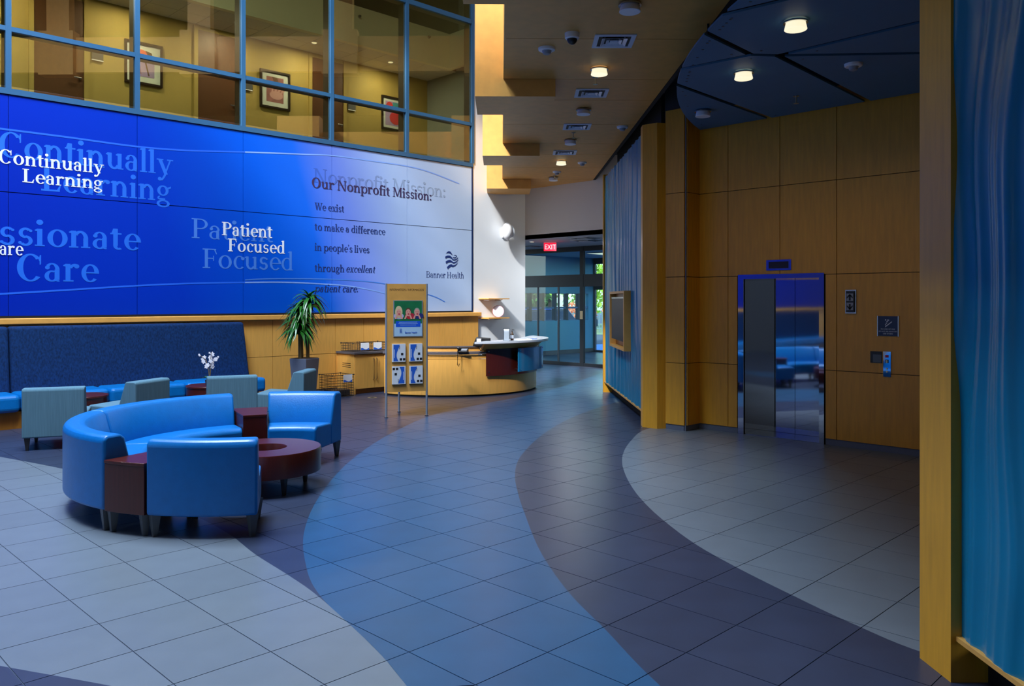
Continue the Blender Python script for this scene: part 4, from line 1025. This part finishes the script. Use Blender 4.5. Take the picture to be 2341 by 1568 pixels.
# ================================================================== LOUNGE RING
RC = (7.72, -2.335); RO = 1.69
rad = math.radians
def ringpt(r, a, z=0): return W(RC[0] + r * math.sin(a), RC[1] + r * math.cos(a), z)
BACK = [(RO, .165), (RO, .70), (RO - .03, .735), (RO - .15, .735), (RO - .19, .70), (RO - .28, .36), (RO - .28, .165)]
SEAT = [(1.03, .20), (1.03, .39), (1.07, .425), (1.40, .415), (RO - .27, .39), (RO - .27, .165), (1.08, .165)]
def ring_legs(t_, a0, a1, radii=(RO - .05, 1.13)):
    for r in radii:
        for a in (a0, a1):
            p = ringpt(r, a)
            q = world_of(t_).inverted() @ p
            MB().tapleg(q.x, q.y, 0, .17, .016, .034).build('leg', 'leg_metal', t_)
def sofa(label, a0, a1, parts, name='curved_sofa', nleg=2):
    m = (a0 + a1) / 2; t_ = thing(name, label, 'sofa', ringpt(1.4, m))
    for k in range(parts):
        b0 = a0 + (a1 - a0) * k / parts + .003; b1 = a0 + (a1 - a0) * (k + 1) / parts - .003
        n = max(10, int(abs(b1 - b0) / rad(2.5)))
        MB().sector(RC, BACK, b0, b1, n).build('backrest', 'vinyl_blue', t_, smooth=True, bevel=.022, seg=3, world=True, fixn=True)
        MB().sector(RC, SEAT, b0, b1, n).build('seat', 'vinyl_blue', t_, smooth=True, bevel=.02, seg=3, world=True, fixn=True)
    for k in range(nleg - 1):
        ring_legs(t_, a0 + (a1 - a0) * k / (nleg - 1) + rad(1.6), a0 + (a1 - a0) * (k + 1) / (nleg - 1) - rad(1.6))
    return t_
A_FR = (rad(-104.0), rad(-75.0)); A_RC = (rad(77.0), rad(106.0)); A_LG = (rad(119.8), rad(242.2))
sofa('single curved blue seat seen from its back, nearest the viewer', A_FR[0], A_FR[1], 1)
sofa('single curved blue seat facing the viewer beside the round table', A_RC[0], A_RC[1], 1)
sofa('long curved blue sofa sweeping round the left of the ring', A_LG[0], A_LG[1], 2, nleg=3)
def wedge(label, a0, a1):
    t_ = thing('wedge_table', label, 'table', ringpt(1.4, (a0 + a1) / 2))
    MB().sector(RC, [(1.05, .165), (1.05, .53), (RO, .53), (RO, .165)], a0 + .004, a1 - .004, 8).build('body', 'mahogany', t_, bevel=.004, world=True, fixn=True)
    MB().sector(RC, [(1.045, .53), (1.045, .555), (RO + .004, .555), (RO + .004, .53)], a0 + .003, a1 - .003, 8).build('top', 'mahogany', t_, bevel=.004, world=True, fixn=True)
    ring_legs(t_, a0 + rad(1.4), a1 - rad(1.4), (RO - .05, 1.12))
wedge('mahogany wedge table between the sofa and the near seat', rad(-117.8), rad(-104.0)); wedge('mahogany wedge table between the sofa and the far seat', rad(106.0), rad(119.8))
ct = thing('coffee_table', 'round mahogany coffee table with a hole in the middle', 'table', W(*RC), rad(20))
MB().lathe([(.19, .17), (.51, .17), (.51, .375), (.505, .385)], n=64, close=False).lathe([(.505, .385), (.195, .385), (.19, .375), (.19, .17)], n=64, close=False).build('top_ring', 'mahogany', ct, smooth=True)
MB().lathe([(.188, .175), (.188, .185)], n=40).build('well_bottom', 'mahogany', ct)
for k in range(4):
    a = rad(-25) + k * math.pi / 2; MB().tapleg(.40 * math.cos(a), .40 * math.sin(a), 0, .18, .013, .026).build('leg', 'leg_dark', ct)

# ------------------------------------------------------------------ sage chairs
def chair_proto():
    t_ = thing('lounge_chair', 'x', 'chair', group='sage lounge chairs by the banquette')
    def ext(pts, x): 
        mb = MB(); n = len(pts); mb.add([(-x, a, b) for a, b in pts] + [(x, a, b) for a, b in pts], [tuple(range(n))[::-1], tuple(range(n, 2 * n))] + [(i, (i + 1) % n, n + (i + 1) % n, n + i) for i in range(n)]); return mb
    ext([(-.36, .15), (-.06, .15), (-.10, .42), (-.20, .72), (-.22, .737), (-.345, .737), (-.365, .715)], .33).build('backrest', 'sage_fabric', t_, bevel=.018, seg=3, fixn=True)
    ext([(-.11, .15), (.36, .15), (.375, .39), (.35, .425), (-.10, .40)], .33).build('seat', 'sage_fabric', t_, bevel=.02, seg=3, fixn=True)
    for x in (-.28, .28):
        for y in (-.31, .30): MB().tapleg(x, y, 0, .16, .014, .03).build('leg', 'leg_dark', t_)
    return t_
ch0 = chair_proto()
spots = [('sage lounge chair with its back to us, at the far left', onZ(122, 886.5, .737), -23.5), ('sage lounge chair facing left behind the curved sofa', onZ(350, 868, .737), 30), ('sage lounge chair with its back to us, below the orchid', onZ(532, 859.5, .737), -21), ('sage lounge chair seen side-on in front of the plant', onZ(709, 846, .737), 43)]
for k, (lb, (d, l), a) in enumerate(spots):
    o = ch0 if k == 0 else copy_tree(ch0)
    f = Vector((-math.sin(rad(a)), math.cos(rad(a)), 0)); p = W(d, l) + f * .36
    o.location = p; o.rotation_euler = (0, 0, rad(a)); o['label'] = lb
def drum(label, x, y):
    t_ = thing('drum_table', label, 'table', (x, y, 0), 0, 'mahogany drum tables')
    MB().lathe([(.30, .0), (.30, .05)], n=40).build('plinth', 'leg_dark', t_); MB().lathe([(.335, .05), (.335, .47)], n=48).build('body', 'mahogany', t_, smooth=True); MB().lathe([(.34, .47), (.345, .475), (.345, .495), (.34, .50)], n=48).build('top', 'mahogany', t_, smooth=True)
drum('mahogany drum table beside the far-left sage chair', 3.65, 11.9); drum('mahogany drum table under the white orchid', 5.48, 11.95)
# orchid
po = thing('orchid', 'white orchid in a small dark pot on the drum table', 'plant', W(*onZ(479, 882, .5), .5))
MB().lathe([(.05, 0), (.065, .09), (.06, .09), (.055, .08)], n=18).build('pot', 'leg_dark', po, smooth=True)
rnd = random.Random(3)
for k, (dx, dz) in enumerate(((-.16, .46), (.02, .5), (.10, .42))):
    P = [Vector((0, 0, .08)), Vector((dx * .1, .01 * k, .25)), Vector((dx * .4, .02, dz * .85)), Vector((dx * 1.0, .02, dz))]
    # image-plane spread follows the viewer-right axis so the spray fans across the wall
    Q = [Vector((p.x * R2, -p.x * R2, p.z)) + Vector((p.y, p.y, 0)) for p in P]
    MB().tube(Q, .005, 6, r1=.003).build('stalk', 'stem', po)
    for j in range(7):
        u = .45 + .55 * j / 6; seg = min(2, int(u * 3)); f = u * 3 - seg; c = Q[seg].lerp(Q[seg + 1], min(1, f)) + Vector((rnd.uniform(-.03, .03), rnd.uniform(-.03, .03), rnd.uniform(-.03, .02)))
        sz = .028 if j < 5 else .014; b = MB()
        for a in range(5):
            an = a * 1.2566 + j; ax = Vector((math.cos(an) * R2, -math.cos(an) * R2, math.sin(an))); up = Vector((-R2, -R2, 0))
            b.hexa([c, c + ax * sz * .6 + ax.cross(up) * sz * .5, c + ax * sz * 1.3, c + ax * sz * .6 - ax.cross(up) * sz * .5] + [q + up * .006 for q in (c, c + ax * sz * .6 + ax.cross(up) * sz * .5, c + ax * sz * 1.3, c + ax * sz * .6 - ax.cross(up) * sz * .5)])
        b.build('blossom', 'orchid_white', po, fixn=True)
for k, (a, L) in enumerate(((2.4, .16), (3.6, .13), (-.4, .15))):
    v = Vector((math.cos(a) * R2, -math.cos(a) * R2, 0)); w = Vector((R2, R2, 0)) * .035; b = MB()
    pts = [Vector((0, 0, .09)), v * L * .5 + Vector((0, 0, .14)), v * L + Vector((0, 0, .11))]
    b.add([pts[0], pts[1] - w, pts[2], pts[1] + w], [(0, 1, 2, 3)]); o = b.build('leaf', 'orchid_green', po); sd_ = o.modifiers.new('t', 'SOLIDIFY'); sd_.thickness = .004

# ------------------------------------------------------------------ banquette
bq = thing('banquette', 'long banquette with blue seats and tall navy woven back', 'bench', (4.0, 13.2, 0))
def bb(name, m, *b, **k): return MB().box(*b).build(name, m, bq, world=True, **k)
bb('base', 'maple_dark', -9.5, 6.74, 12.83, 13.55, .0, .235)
xsB = [-9.5, -8.35, -7.2, -6.05, -4.9, -3.75, -2.6, -1.45, -.3, .85, 2.0, 3.15, 4.31, 5.46, 6.83]
for a, b in zip(xsB[:-1], xsB[1:]):
    o = bb('seat_cushion', 'vinyl_blue', a + .004, b - .004, 12.72, 13.36, .235, .475, bevel=.06, seg=4)
def backp(x0, x1, e=.0):
    mb = MB(); y0b, y0t, y1 = 13.28, 13.40, 13.595
    mb.hexa([(x0, y0b, .40), (x1, y0b, .40), (x1, y1, .40), (x0, y1, .40), (x0, y0t, 1.40), (x1 - e, y0t, 1.40), (x1 - e, y1, 1.40), (x0, y1, 1.40)])
    mb.build('back_panel', 'navy_weave', bq, bevel=.045, seg=4, world=True)
backp(-9.5, -3.9); backp(-3.89, -.36); backp(-.35, 3.155); backp(3.165, 6.82, .06)

# ------------------------------------------------------------------ planter with dracaena
pt = thing('potted_plant', 'tall leafy dracaena in a grey tapered planter', 'plant', (7.42, 12.5, 0), rad(20))
MB().hexa([(-.13, -.13, 0), (.13, -.13, 0), (.13, .13, 0), (-.13, .13, 0), (-.18, -.18, .78), (.18, -.18, .78), (.18, .18, .78), (-.18, .18, .78)]).build('planter', 'planter', pt, bevel=.008)
MB().box(-.165, .165, -.165, .165, .775, .785).build('soil', 'soil', pt)
CA = [((-.08, .03), 1.40), ((.05, -.03), 1.86), ((.01, .07), 1.66)]
for (x, y), z in CA: MB().tube([(x, y, .77), (x * 1.1, y * 1.1, (z + .77) / 2), (x * 1.3, y * 1.3, z)], .032, 8, r1=.02).build('cane', 'stem', pt, smooth=True)
def leafmesh(L, wd, droop):
    mb = MB(); n = 7; vs = []; fs = []
    for i in range(n + 1):
        u = i / n; x = L * (u - .12 * droop * u * u); z = L * (.55 * u - droop * u * u * .95); ww = wd * math.sin(math.pi * (.12 + .88 * u) ** .8) * (1 if u < .98 else .1)
        vs += [(x, -ww, z + ww * .35), (x, 0, z), (x, ww, z + ww * .35)]
    for i in range(n): fs += [(3 * i, 3 * i + 1, 3 * i + 4, 3 * i + 3), (3 * i + 1, 3 * i + 2, 3 * i + 5, 3 * i + 4)]
    mb.add(vs, fs); me = bpy.data.meshes.new('leaf'); me.from_pydata(mb.v, [], mb.f); me.polygons.foreach_set('use_smooth', [True] * len(me.polygons)); me.materials.append(MATS['leaf']); return me
LM = [leafmesh(.36, .028, 1.0), leafmesh(.42, .030, 1.25), leafmesh(.40, .028, 1.45), leafmesh(.30, .024, .6)]
rnd = random.Random(11)
for (x, y), z in CA:
    for k in range(66):
        u = k / 65; o = bpy.data.objects.new('leaf', LM[3] if u > .85 else LM[rnd.randrange(3)]); C.objects.link(o); o.parent = pt
        o.location = (x * 1.3, y * 1.3, z - .22 * (1 - u)); o.rotation_euler = (rnd.uniform(-.25, .25), rnd.uniform(-.35, .15) - .75 * max(0, u - .7), k * 2.4 + rnd.uniform(-.3, .3)); o.scale = (1, 1, 1) if u < .9 else (.8, .8, .8)

# ------------------------------------------------------------------ cabinet with baskets
cb = thing('side_cabinet', 'maple cabinet with a grey countertop behind the kiosk', 'cabinet', (9.5, 13.3, 0))
def cbx(name, m, *b, parent=cb, **k): return MB().box(*b).build(name, m, parent, world=True, **k)
X0c, X1c, YF = 8.79, 10.6, 13.0
cbx('carcass', 'maple_lit', X0c, X1c, YF + .02, 13.6, .09, .755); cbx('plinth', 'maple_dark', X0c + .02, X1c, YF + .07, 13.6, 0, .09); cbx('plinth_corner', 'maple_lit', X0c, X0c + .02, YF + .0, 13.6, 0, .09)
cbx('countertop', 'countertop', X0c - .03, X1c, YF - .03, 13.6, .757, .80, bevel=.004)
for k in range(2):
    dr_ = cbx('door', 'maple_lit', X0c + .01 + .45 * k, X0c + .455 + .45 * k, YF, YF + .02, .10, .745)
    xh = X0c + (.42 if k == 0 else .49); MB().tube([(xh, YF, .26), (xh, YF - .03, .27), (xh, YF - .03, .66), (xh, YF, .67)], .007, 8).build('pull_handle', 'steel', dr_, smooth=True)
cbx('drawer', 'maple_lit', X0c + .92, X0c + 1.78, YF, YF + .02, .62, .745); cbx('door', 'maple_lit', X0c + .92, X0c + 1.345, YF, YF + .02, .10, .61); cbx('door', 'maple_lit', X0c + 1.355, X0c + 1.78, YF, YF + .02, .10, .61)
for z in (.50, .535, .57): cbx('vent_slot', 'frame_dark', X0c - .001, X0c + .004, 13.14, 13.42, z, z + .012)
def basket(label, loc, wx, wy, h, rz=0, cx=0.0):
    t_ = thing('wire_basket', label, 'basket', loc, rz, 'black wire baskets'); mb = MB(); r = .0035
    nx, ny, nz = int(wx / .05), int(wy / .05), max(2, int(h / .05))
    for k in range(nx + 1):
        x = -wx / 2 + wx * k / nx
        for y in (-wy / 2, wy / 2): mb.tube([(x, y, .006), (x, y, h)], r, 4)
        mb.tube([(x, -wy / 2, .006), (x, wy / 2, .006)], r, 4)
    for k in range(1, ny):
        y = -wy / 2 + wy * k / ny
        for x in (-wx / 2, wx / 2): mb.tube([(x, y, .006), (x, y, h)], r, 4)
    for k in range(nz + 1):
        z = .006 + (h - .006) * k / nz; rr = r * (1.6 if k in (0, nz) else 1)
        for y in (-wy / 2, wy / 2): mb.tube([(-wx / 2, y, z), (wx / 2, y, z)], rr, 4)
        for x in (-wx / 2, wx / 2): mb.tube([(x, -wy / 2, z), (x, wy / 2, z)], rr, 4)
    mb.build('wire_mesh', 'wire_dark', t_)
    for x in (-wx / 2, wx / 2):
        for y in (-wy / 2, wy / 2): MB().ellip((x, y, h), .018, .018, .014, 10, 6).build('corner_knob', 'black_plastic', t_, smooth=True)
    cd = MB().box(cx, cx + .19, -wy / 2 - .012, -wy / 2 - .007, h - .135, h + .005).build('sign_card', 'paper', t_)
    w_ = MB(); pts = [(cx + .19 * i / 10, h - .105 + .016 * math.sin(i * .63 + 1)) for i in range(11)]
    w_.add([(x, -wy / 2 - .0135, z) for x, z in pts] + [(x, -wy / 2 - .0135, h - .133) for x, z in pts], [(i, i + 11, i + 12, i + 1) for i in range(10)]); w_.build('card_wave', 'brochure_blue', cd)
    return t_
basket('wire basket with a white card at the left of the cabinet', (8.985, 13.28, .80), .37, .40, .16, 0, -.01); basket('wire basket with a white card right of another on the cabinet', (9.44, 13.28, .80), .44, .40, .16, 0, -.17)
basket('deep wire basket standing on the floor by the cabinet', (8.42, 13.05, .0), .46, .44, .40)
setk(MB().box(8.24, 8.60, 12.88, 13.2, .02, .12).build('magazine_pile', 'leg_dark'), 'dark pile of papers inside the floor basket', 'papers')

# ------------------------------------------------------------------ information kiosk
LA, LB, LCk = W(12.33, -1.906), W(12.57, -1.318), W(12.97, -1.80)
ux = (LB - LA).normalized(); kz = math.atan2(ux.y, ux.x); KW = (LB - LA).length
ki = thing('information_kiosk', 'three-legged maple information stand with poster and brochure racks', 'kiosk', LA, kz)
MB().box(.012, KW - .012, -.014, .010, .385, 2.03).build('front_panel', 'maple_flat', ki)
inv = Matrix.Rotation(-kz, 4, 'Z')
lc = inv @ (LCk - LA); lb = Vector((KW, 0, 0))
for a, b in ((Vector((0, 0, 0)), lc), (lb, lc)):
    dr = (b - a).normalized(); nn_ = Vector((-dr.y, dr.x, 0)) * .012; p, q = a + dr * .02, b - dr * .02
    MB().hexa([p - nn_ + Vector((0, 0, .385)), q - nn_ + Vector((0, 0, .385)), q + nn_ + Vector((0, 0, .385)), p + nn_ + Vector((0, 0, .385)), p - nn_ + Vector((0, 0, 2.03)), q - nn_ + Vector((0, 0, 2.03)), q + nn_ + Vector((0, 0, 2.03)), p + nn_ + Vector((0, 0, 2.03))]).build('side_panel', 'maple_flat', ki, fixn=True)
for p in (Vector((0, 0, 0)), lb, lc): MB().tube([(p.x, p.y, 0), (p.x, p.y, 2.035)], .016, 14).build('leg_pole', 'pole_grey', ki, smooth=True); MB().lathe([(.03, 0), (.03, .012)], p.x, p.y, n=16).build('foot', 'steel', ki)
bfont('INFORMATION / INFORMACION', .05, 'ink_brown', ki, (KW / 2, -.014, 1.925), (math.pi / 2, 0, 0), sx=.74)
# poster
px0, pz0, PW, PH = .105, 1.225, .46, .555
po_ = MB().box(px0, px0 + PW, -.024, -.012, pz0, pz0 + PH).build('poster_frame', 'pole_grey', ki)
def flatk(pts, m, name, dy, parent=po_):
    mb = MB(); n = len(pts); y = -.0245 - dy
    mb.add([(px0 + a * PW, y, pz0 + b * PH) for a, b in pts] + [(px0 + a * PW, y + .0004, pz0 + b * PH) for a, b in pts], [tuple(range(n))[::-1], tuple(range(n, 2 * n))] + [(i, (i + 1) % n, n + (i + 1) % n, n + i) for i in range(n)])
    return mb.build(name, m, parent, fixn=True)
def el_(cx, cz, rx, rz, n=18): return [(cx + rx * math.cos(2 * math.pi * i / n), cz + rz * math.sin(2 * math.pi * i / n)) for i in range(n)]
flatk([(.03, .36), (.97, .36), (.97, .98), (.03, .98)], 'poster_green', 'print_green', 0); flatk([(.03, .02), (.97, .02), (.97, .36), (.03, .36)], 'poster_pale', 'print_base', 0)
flatk([(.08, .27), (.92, .27), (.92, .43), (.08, .43)], 'poster_blue', 'print_banner', .001)
for k, (cx, hm, sm) in enumerate(((.18, 'hair_blond', 'shirt_lilac'), (.50, 'hair_brown', 'shirt_red'), (.80, 'hair_sandy', 'shirt_navy'))):
    flatk(el_(cx + (.06 if k else 0), .57, .17, .085), sm, 'print_shirt', .001 + k * .0002)
    flatk(el_(cx, .68, .125 if k == 0 else .10, .17 if k == 0 else .115), hm, 'print_hair', .002); flatk(el_(cx, .66, .085, .10), 'skin', 'print_face', .003)
    flatk(el_(cx + .01, .625, .035, .018), 'lips', 'print_mouth', .004)
    for s_ in (-1, 1):
        flatk(el_(cx + s_ * .035, .685, .012, .010, 10), 'ink_black', 'print_eye', .004)
        flatk([(cx + s_ * .03, .60), (cx + s_ * .08, .60), (cx + s_ * .14, .49), (cx + s_ * .08, .49)], 'skin', 'print_arm', .0035)
for k, w_ in enumerate((.62, .66, .54)): flatk([(.5 - w_ / 2, .395 - .04 * k), (.5 + w_ / 2, .395 - .04 * k), (.5 + w_ / 2, .405 - .04 * k), (.5 - w_ / 2, .405 - .04 * k)], 'poster_pale', 'print_line', .002)
bfont('Banner Health', .042, 'brochure_blue', po_, (px0 + .6 * PW, -.0262, pz0 + .09 * PH), (math.pi / 2, 0, 0), 'print_name', sx=.8)
for k in range(4): flatk([(.21, .10 + .032 * k), (.25, .115 + .032 * k), (.29, .10 + .032 * k), (.29, .112 + .032 * k), (.25, .13 + .032 * k), (.21, .115 + .032 * k)], 'brochure_blue', 'print_emblem', .002)
# brochures
def brochure(label, x, z, flip):
    base = LA + ux * (x + .103); t_ = thing('brochure', label, 'brochure', (base.x, base.y, z), kz, 'brochures in the kiosk racks')
    MB().box(-.103, .103, -.036, -.014, 0, .272).build('pages', 'paper', t_)
    MB().box(-.108, .108, -.042, -.012, -.012, .0).build('holder_lip', 'acrylic', t_)
    f = -1 if flip else 1; n = 12
    pts = [(-.085, .01 + .25 * i / n) for i in range(n + 1)]; q = [(-.015 - .03 * math.sin(math.pi * i / n * 1.3 + .2) + .012 * (1 - i / n), .01 + .25 * i / n) for i in range(n + 1)]
    w_ = MB(); w_.add([(f * a, -.0368, b if not flip else .272 - b) for a, b in pts] + [(f * a, -.0368, b if not flip else .272 - b) for a, b in q], [(i, i + 1, n + 2 + i, n + 1 + i) for i in range(n)]); w_.build('cover_wave', 'brochure_blue', t_, fixn=True)
    for a, b in ((.05, .10), (.03, .02), (.08, .02)):
        zz = b if not flip else .272 - b - .035; xx = f * a; MB().box(xx - .018, xx + .018, -.0372, -.0362, zz, zz + .035).build('photo_square', 'ink_black', t_)
    MB().box(f * .01 - .004, f * .01 + .004, -.0372, -.0362, (.19 if not flip else .03), (.24 if not flip else .08)).build('print_line', 'leg_metal', t_)
    MB().box(f * -.07 - .004, f * -.07 + .004, -.0376, -.0368, .06, .19).build('print_title', 'paper', t_)
brochure('upper left brochure on the information kiosk', .085, .845, 0); brochure('upper right brochure on the information kiosk', .35, .845, 0); brochure('lower left brochure on the kiosk, turned upside down', .085, .505, 1); brochure('lower right brochure on the information kiosk', .355, .505, 0)

# ------------------------------------------------------------------ reception desk
DC = (16.76, -1.30)
rd = thing('reception_desk', 'curved maple reception desk with mahogany and blue glass panels', 'desk', W(15.2, -.8))
def dsec(name, m, prof, a0, a1, n=40, **k): return MB().sector(DC, prof, rad(a0), rad(a1), n).build(name, m, rd, world=True, smooth=True, fixn=True, **k)
A0 = -128
dsec('front_wall', 'maple_lit', [(1.80, .035), (1.80, .69), (1.75, .69), (1.75, .035)], A0, 5, 60); dsec('front_band', 'maple_lit', [(1.80, .70), (1.80, .765), (1.75, .765), (1.75, .70)], A0, 5, 60)
dsec('toe_kick', 'gap_black', [(1.785, 0), (1.785, .035), (1.74, .035), (1.74, 0)], A0, 5, 60)
dsec('counter', 'countertop', [(1.84, .785), (1.84, .825), (1.22, .825), (1.22, .785)], A0, -62, 40); dsec('counter_inner', 'maple_flat', [(1.55, .825), (1.55, .9), (1.53, .9), (1.53, .825)], A0, -62, 40)
dsec('counter_ledge', 'countertop', [(1.58, .90), (1.58, .92), (1.45, .92), (1.45, .90)], A0, -62, 40)
dsec('raised_wall', 'maple_lit', [(1.80, .765), (1.80, .90), (1.70, .90), (1.70, .765)], -64.5, 12, 40)
dsec('flared_band', 'maple_flat', [(1.81, .85), (1.97, .985), (1.90, .985), (1.72, .87)], -66, 14, 40)
dsec('mahogany_panel', 'mahogany', [(1.845, .37), (1.845, .875), (1.825, .875), (1.825, .37)], -63.5, -12, 40)
dsec('blue_glass_panel', 'teal_glass', [(1.955, .43), (1.955, .87), (1.945, .87), (1.945, .43)], -43.5, -10, 24)
for a, r in ((-62, 1.845), (-42, 1.955), (-12, 1.955)):
    for z in ((.45, .83) if r < 1.9 else (.47, .83)):
        p = W(DC[0] + r * math.sin(rad(a)), DC[1] + r * math.cos(rad(a)), z); q = W(DC[0] + (r + .012) * math.sin(rad(a)), DC[1] + (r + .012) * math.cos(rad(a)), z)
        MB().tube([W(DC[0] + 1.8 * math.sin(rad(a)), DC[1] + 1.8 * math.cos(rad(a)), z), q], .009, 10).build('standoff', 'chrome', rd, world=True)
# crescent top
mb = MB(); n = 48; top = []; inn = []
for i in range(n + 1):
    a = -72 + (100) * i / n; u = i / n; ro = 1.99 + .07 * math.sin(math.pi * u); ri = ro - .62 * math.sin(math.pi * min(1, max(0, u))) ** .6
    top.append(W(DC[0] + ro * math.sin(rad(a)), DC[1] + ro * math.cos(rad(a)))); inn.append(W(DC[0] + ri * math.sin(rad(a)), DC[1] + ri * math.cos(rad(a))))
mb.prism([(p.x, p.y) for p in top] + [(p.x, p.y) for p in inn[::-1][1:-1]], .985, 1.02); mb.build('crescent_top', 'counter_white', rd, world=True)
mb = MB(); mb.prism([(p.x, p.y) for p in top] + [(p.x, p.y) for p in inn[::-1][1:-1]], .975, .985); mb.build('top_edge', 'countertop', rd, world=True)
def deskp(r, a, z): return W(DC[0] + r * math.sin(rad(a)), DC[1] + r * math.cos(rad(a)), z)
# things on the desk
ph = thing('desk_phone', 'black desk phone with a hanging cord on the low counter', 'phone', W(14.98, -.9, .825) , rad(-45) - .1)
MB().hexa([(-.09, -.09, 0), (.09, -.09, 0), (.09, .09, 0), (-.09, .09, 0), (-.09, -.09, .03), (.09, -.09, .03), (.09, .09, .075), (-.09, .09, .075)]).build('body', 'black_plastic', ph, bevel=.006)
MB().box(-.105, -.05, -.085, .085, .06, .095).build('handset', 'black_plastic', ph, bevel=.01); MB().hexa([(-.03, -.06, .037), (.075, -.06, .037), (.075, .04, .062), (-.03, .04, .062), (-.03, -.06, .04), (.075, -.06, .04), (.075, .04, .065), (-.03, .04, .065)]).build('keypad', 'grey_plastic', ph)
MB().tube([(-.08, -.08, .06), (-.08, -.13, .03), (-.08, -.135, -.10), (-.085, -.13, -.22), (-.06, -.128, -.25), (-.05, -.13, -.2)], .007, 6).build('cord', 'black_plastic', ph, smooth=True)
mo = thing('low_monitor', 'dark monitor hood rising behind the desk counter', 'monitor', deskp(1.6, -63, .92), rad(-45))
MB().hexa([(-.17, -.05, 0), (.17, -.05, 0), (.17, .05, 0), (-.17, .05, 0), (-.10, -.05, .17), (.17, -.05, .155), (.17, .05, .155), (-.10, .05, .17)]).build('hood', 'black_plastic', mo, bevel=.015); MB().box(-.04, .04, -.03, .03, -.06, .01).build('stand', 'black_plastic', mo)
br = thing('leaflet_holder', 'clear acrylic leaflet holder on the desk top', 'holder', deskp(1.86, -50, 1.02), rad(-45))
MB().box(-.06, .06, -.03, -.026, 0, .2).box(-.06, .06, .026, .03, 0, .24).box(-.06, -.056, -.03, .03, 0, .2).box(.056, .06, -.03, .03, 0, .2).build('holder', 'acrylic', br); MB().box(-.05, .05, -.005, .005, .004, .22).build('leaflets', 'paper', br)
bt = thing('sanitizer_bottle', 'dark pump bottle standing on the desk top', 'bottle', deskp(1.84, -45, 1.02))
MB().lathe([(.03, 0), (.032, .01), (.032, .12), (.012, .15), (.012, .17)], n=18).build('bottle', 'bottle_amber', bt, smooth=True); MB().tube([(0, 0, .17), (0, 0, .205), (.03, -.03, .2)], .006, 8).build('pump', 'black_plastic', bt); MB().lathe([(.033, .04), (.033, .1)], n=18, close=False).build('label', 'paper', bt)
for k, (r, a, m, lb) in enumerate(((1.82, -33, 'paper', 'white paper pad on the desk top by the bottle'), (1.78, -24, 'brochure_blue', 'blue folder lying on the crescent desk top'), (1.8, -14, 'paper', 'loose white sheets near the tip of the desk top'))):
    p = deskp(r, a, 1.02); t_ = MB().box(-.14, .14, -.1, .1, 0, .008 + .006 * (k == 0)).build(('paper_pad', 'folder', 'paper_sheets')[k], m); t_.location = p; t_.rotation_euler = (0, 0, rad(-30 + 20 * k)); setk(t_, lb, 'papers')
cup = thing('paper_box', 'small white box at the left tip of the desk top', 'box', deskp(1.93, -69, 1.02), rad(-45)); MB().box(-.04, .04, -.03, .03, 0, .05).build('box', 'paper', cup); MB().box(-.042, .042, -.032, .032, .05, .056).build('lid', 'white_plastic', cup)

# ------------------------------------------------------------------ shelves, plaque and speaker on the white wall
def shelf(label, py):
    xa, z = onY(1094, py, WY); xb = onY(1140, py, WY)[0]
    t_ = thing('wall_shelf', label, 'shelf', ((xa + xb) / 2, WY, z), 0, 'timber shelves on the white wall'); w_ = (xb - xa) / 2
    mb = MB(); mb.prism([(-w_, -.34), (w_, -.36), (w_, 0), (-w_, 0)], -.012, .012); mb.build('board', 'maple_flat', t_)
    for x in (-w_ + .12, w_ - .12): MB().tube([(x, 0, -.03), (x, -.2, -.03), (x, -.24, -.012)], .012, 8).build('bracket', 'chrome', t_, smooth=True)
    return t_
shelf('upper timber shelf on the white wall', 683); shelf('lower timber shelf on the white wall', 727)
x, z = onY(1139, 712, WY - .25); pq = thing('round_plaque', 'round white plaque with a pink rim standing on the lower shelf', 'plaque', (x, WY - .25, z))
a_ = MB().lathe([(.125, -.012), (.13, -.008), (.13, .012), (.125, .014)], n=40).build('disc', 'plaque_pink', pq, smooth=True); a_.rotation_euler = (math.pi / 2, 0, rad(-35)); a_.location = (0, 0, .005)
a_ = MB().lathe([(.131, -.01), (.137, -.008), (.137, .02), (.131, .022)], n=40, close=False).build('rim', 'plaque_rim', pq, smooth=True); a_.rotation_euler = (math.pi / 2, 0, rad(-35)); a_.location = (.0, 0.004, .005)
x, z = onY(1150, 532, WY); spk = thing('wall_speaker', 'rounded white speaker on a bracket high on the white wall', 'speaker', (x, WY, z))
MB().box(-.05, .05, -.04, 0, -.12, .12).build('wall_plate', 'white_plastic', spk, bevel=.01); MB().tube([(0, -.02, 0), (-.03, -.12, 0)], .03, 10).build('arm', 'white_plastic', spk)
a_ = MB().ellip((0, 0, 0), .15, .12, .20, 24, 16).build('shell', 'white_plastic', spk, smooth=True); a_.location = (-.08, -.22, .02); a_.rotation_euler = (0, rad(8), rad(25))
a_ = MB().lathe([(.11, 0), (.125, .02), (.115, .03)], n=24).build('face_ring', 'ceiling_white', spk, smooth=True); a_.location = (.02, -.21, .02); a_.rotation_euler = (0, rad(80), rad(25)); a_.scale = (1.2, .9, 1)
# floor outlet
x, y = onZxy(851, 909); fo = thing('floor_outlet', 'small brass floor outlet cover beside the cabinet', 'outlet', (x, y, 0)); MB().lathe([(.085, 0), (.085, .004)], n=24).build('cover', 'brass_glint', fo); MB().box(-.03, .03, -.03, .03, .004, .007).build('lid', 'leg_dark', fo)
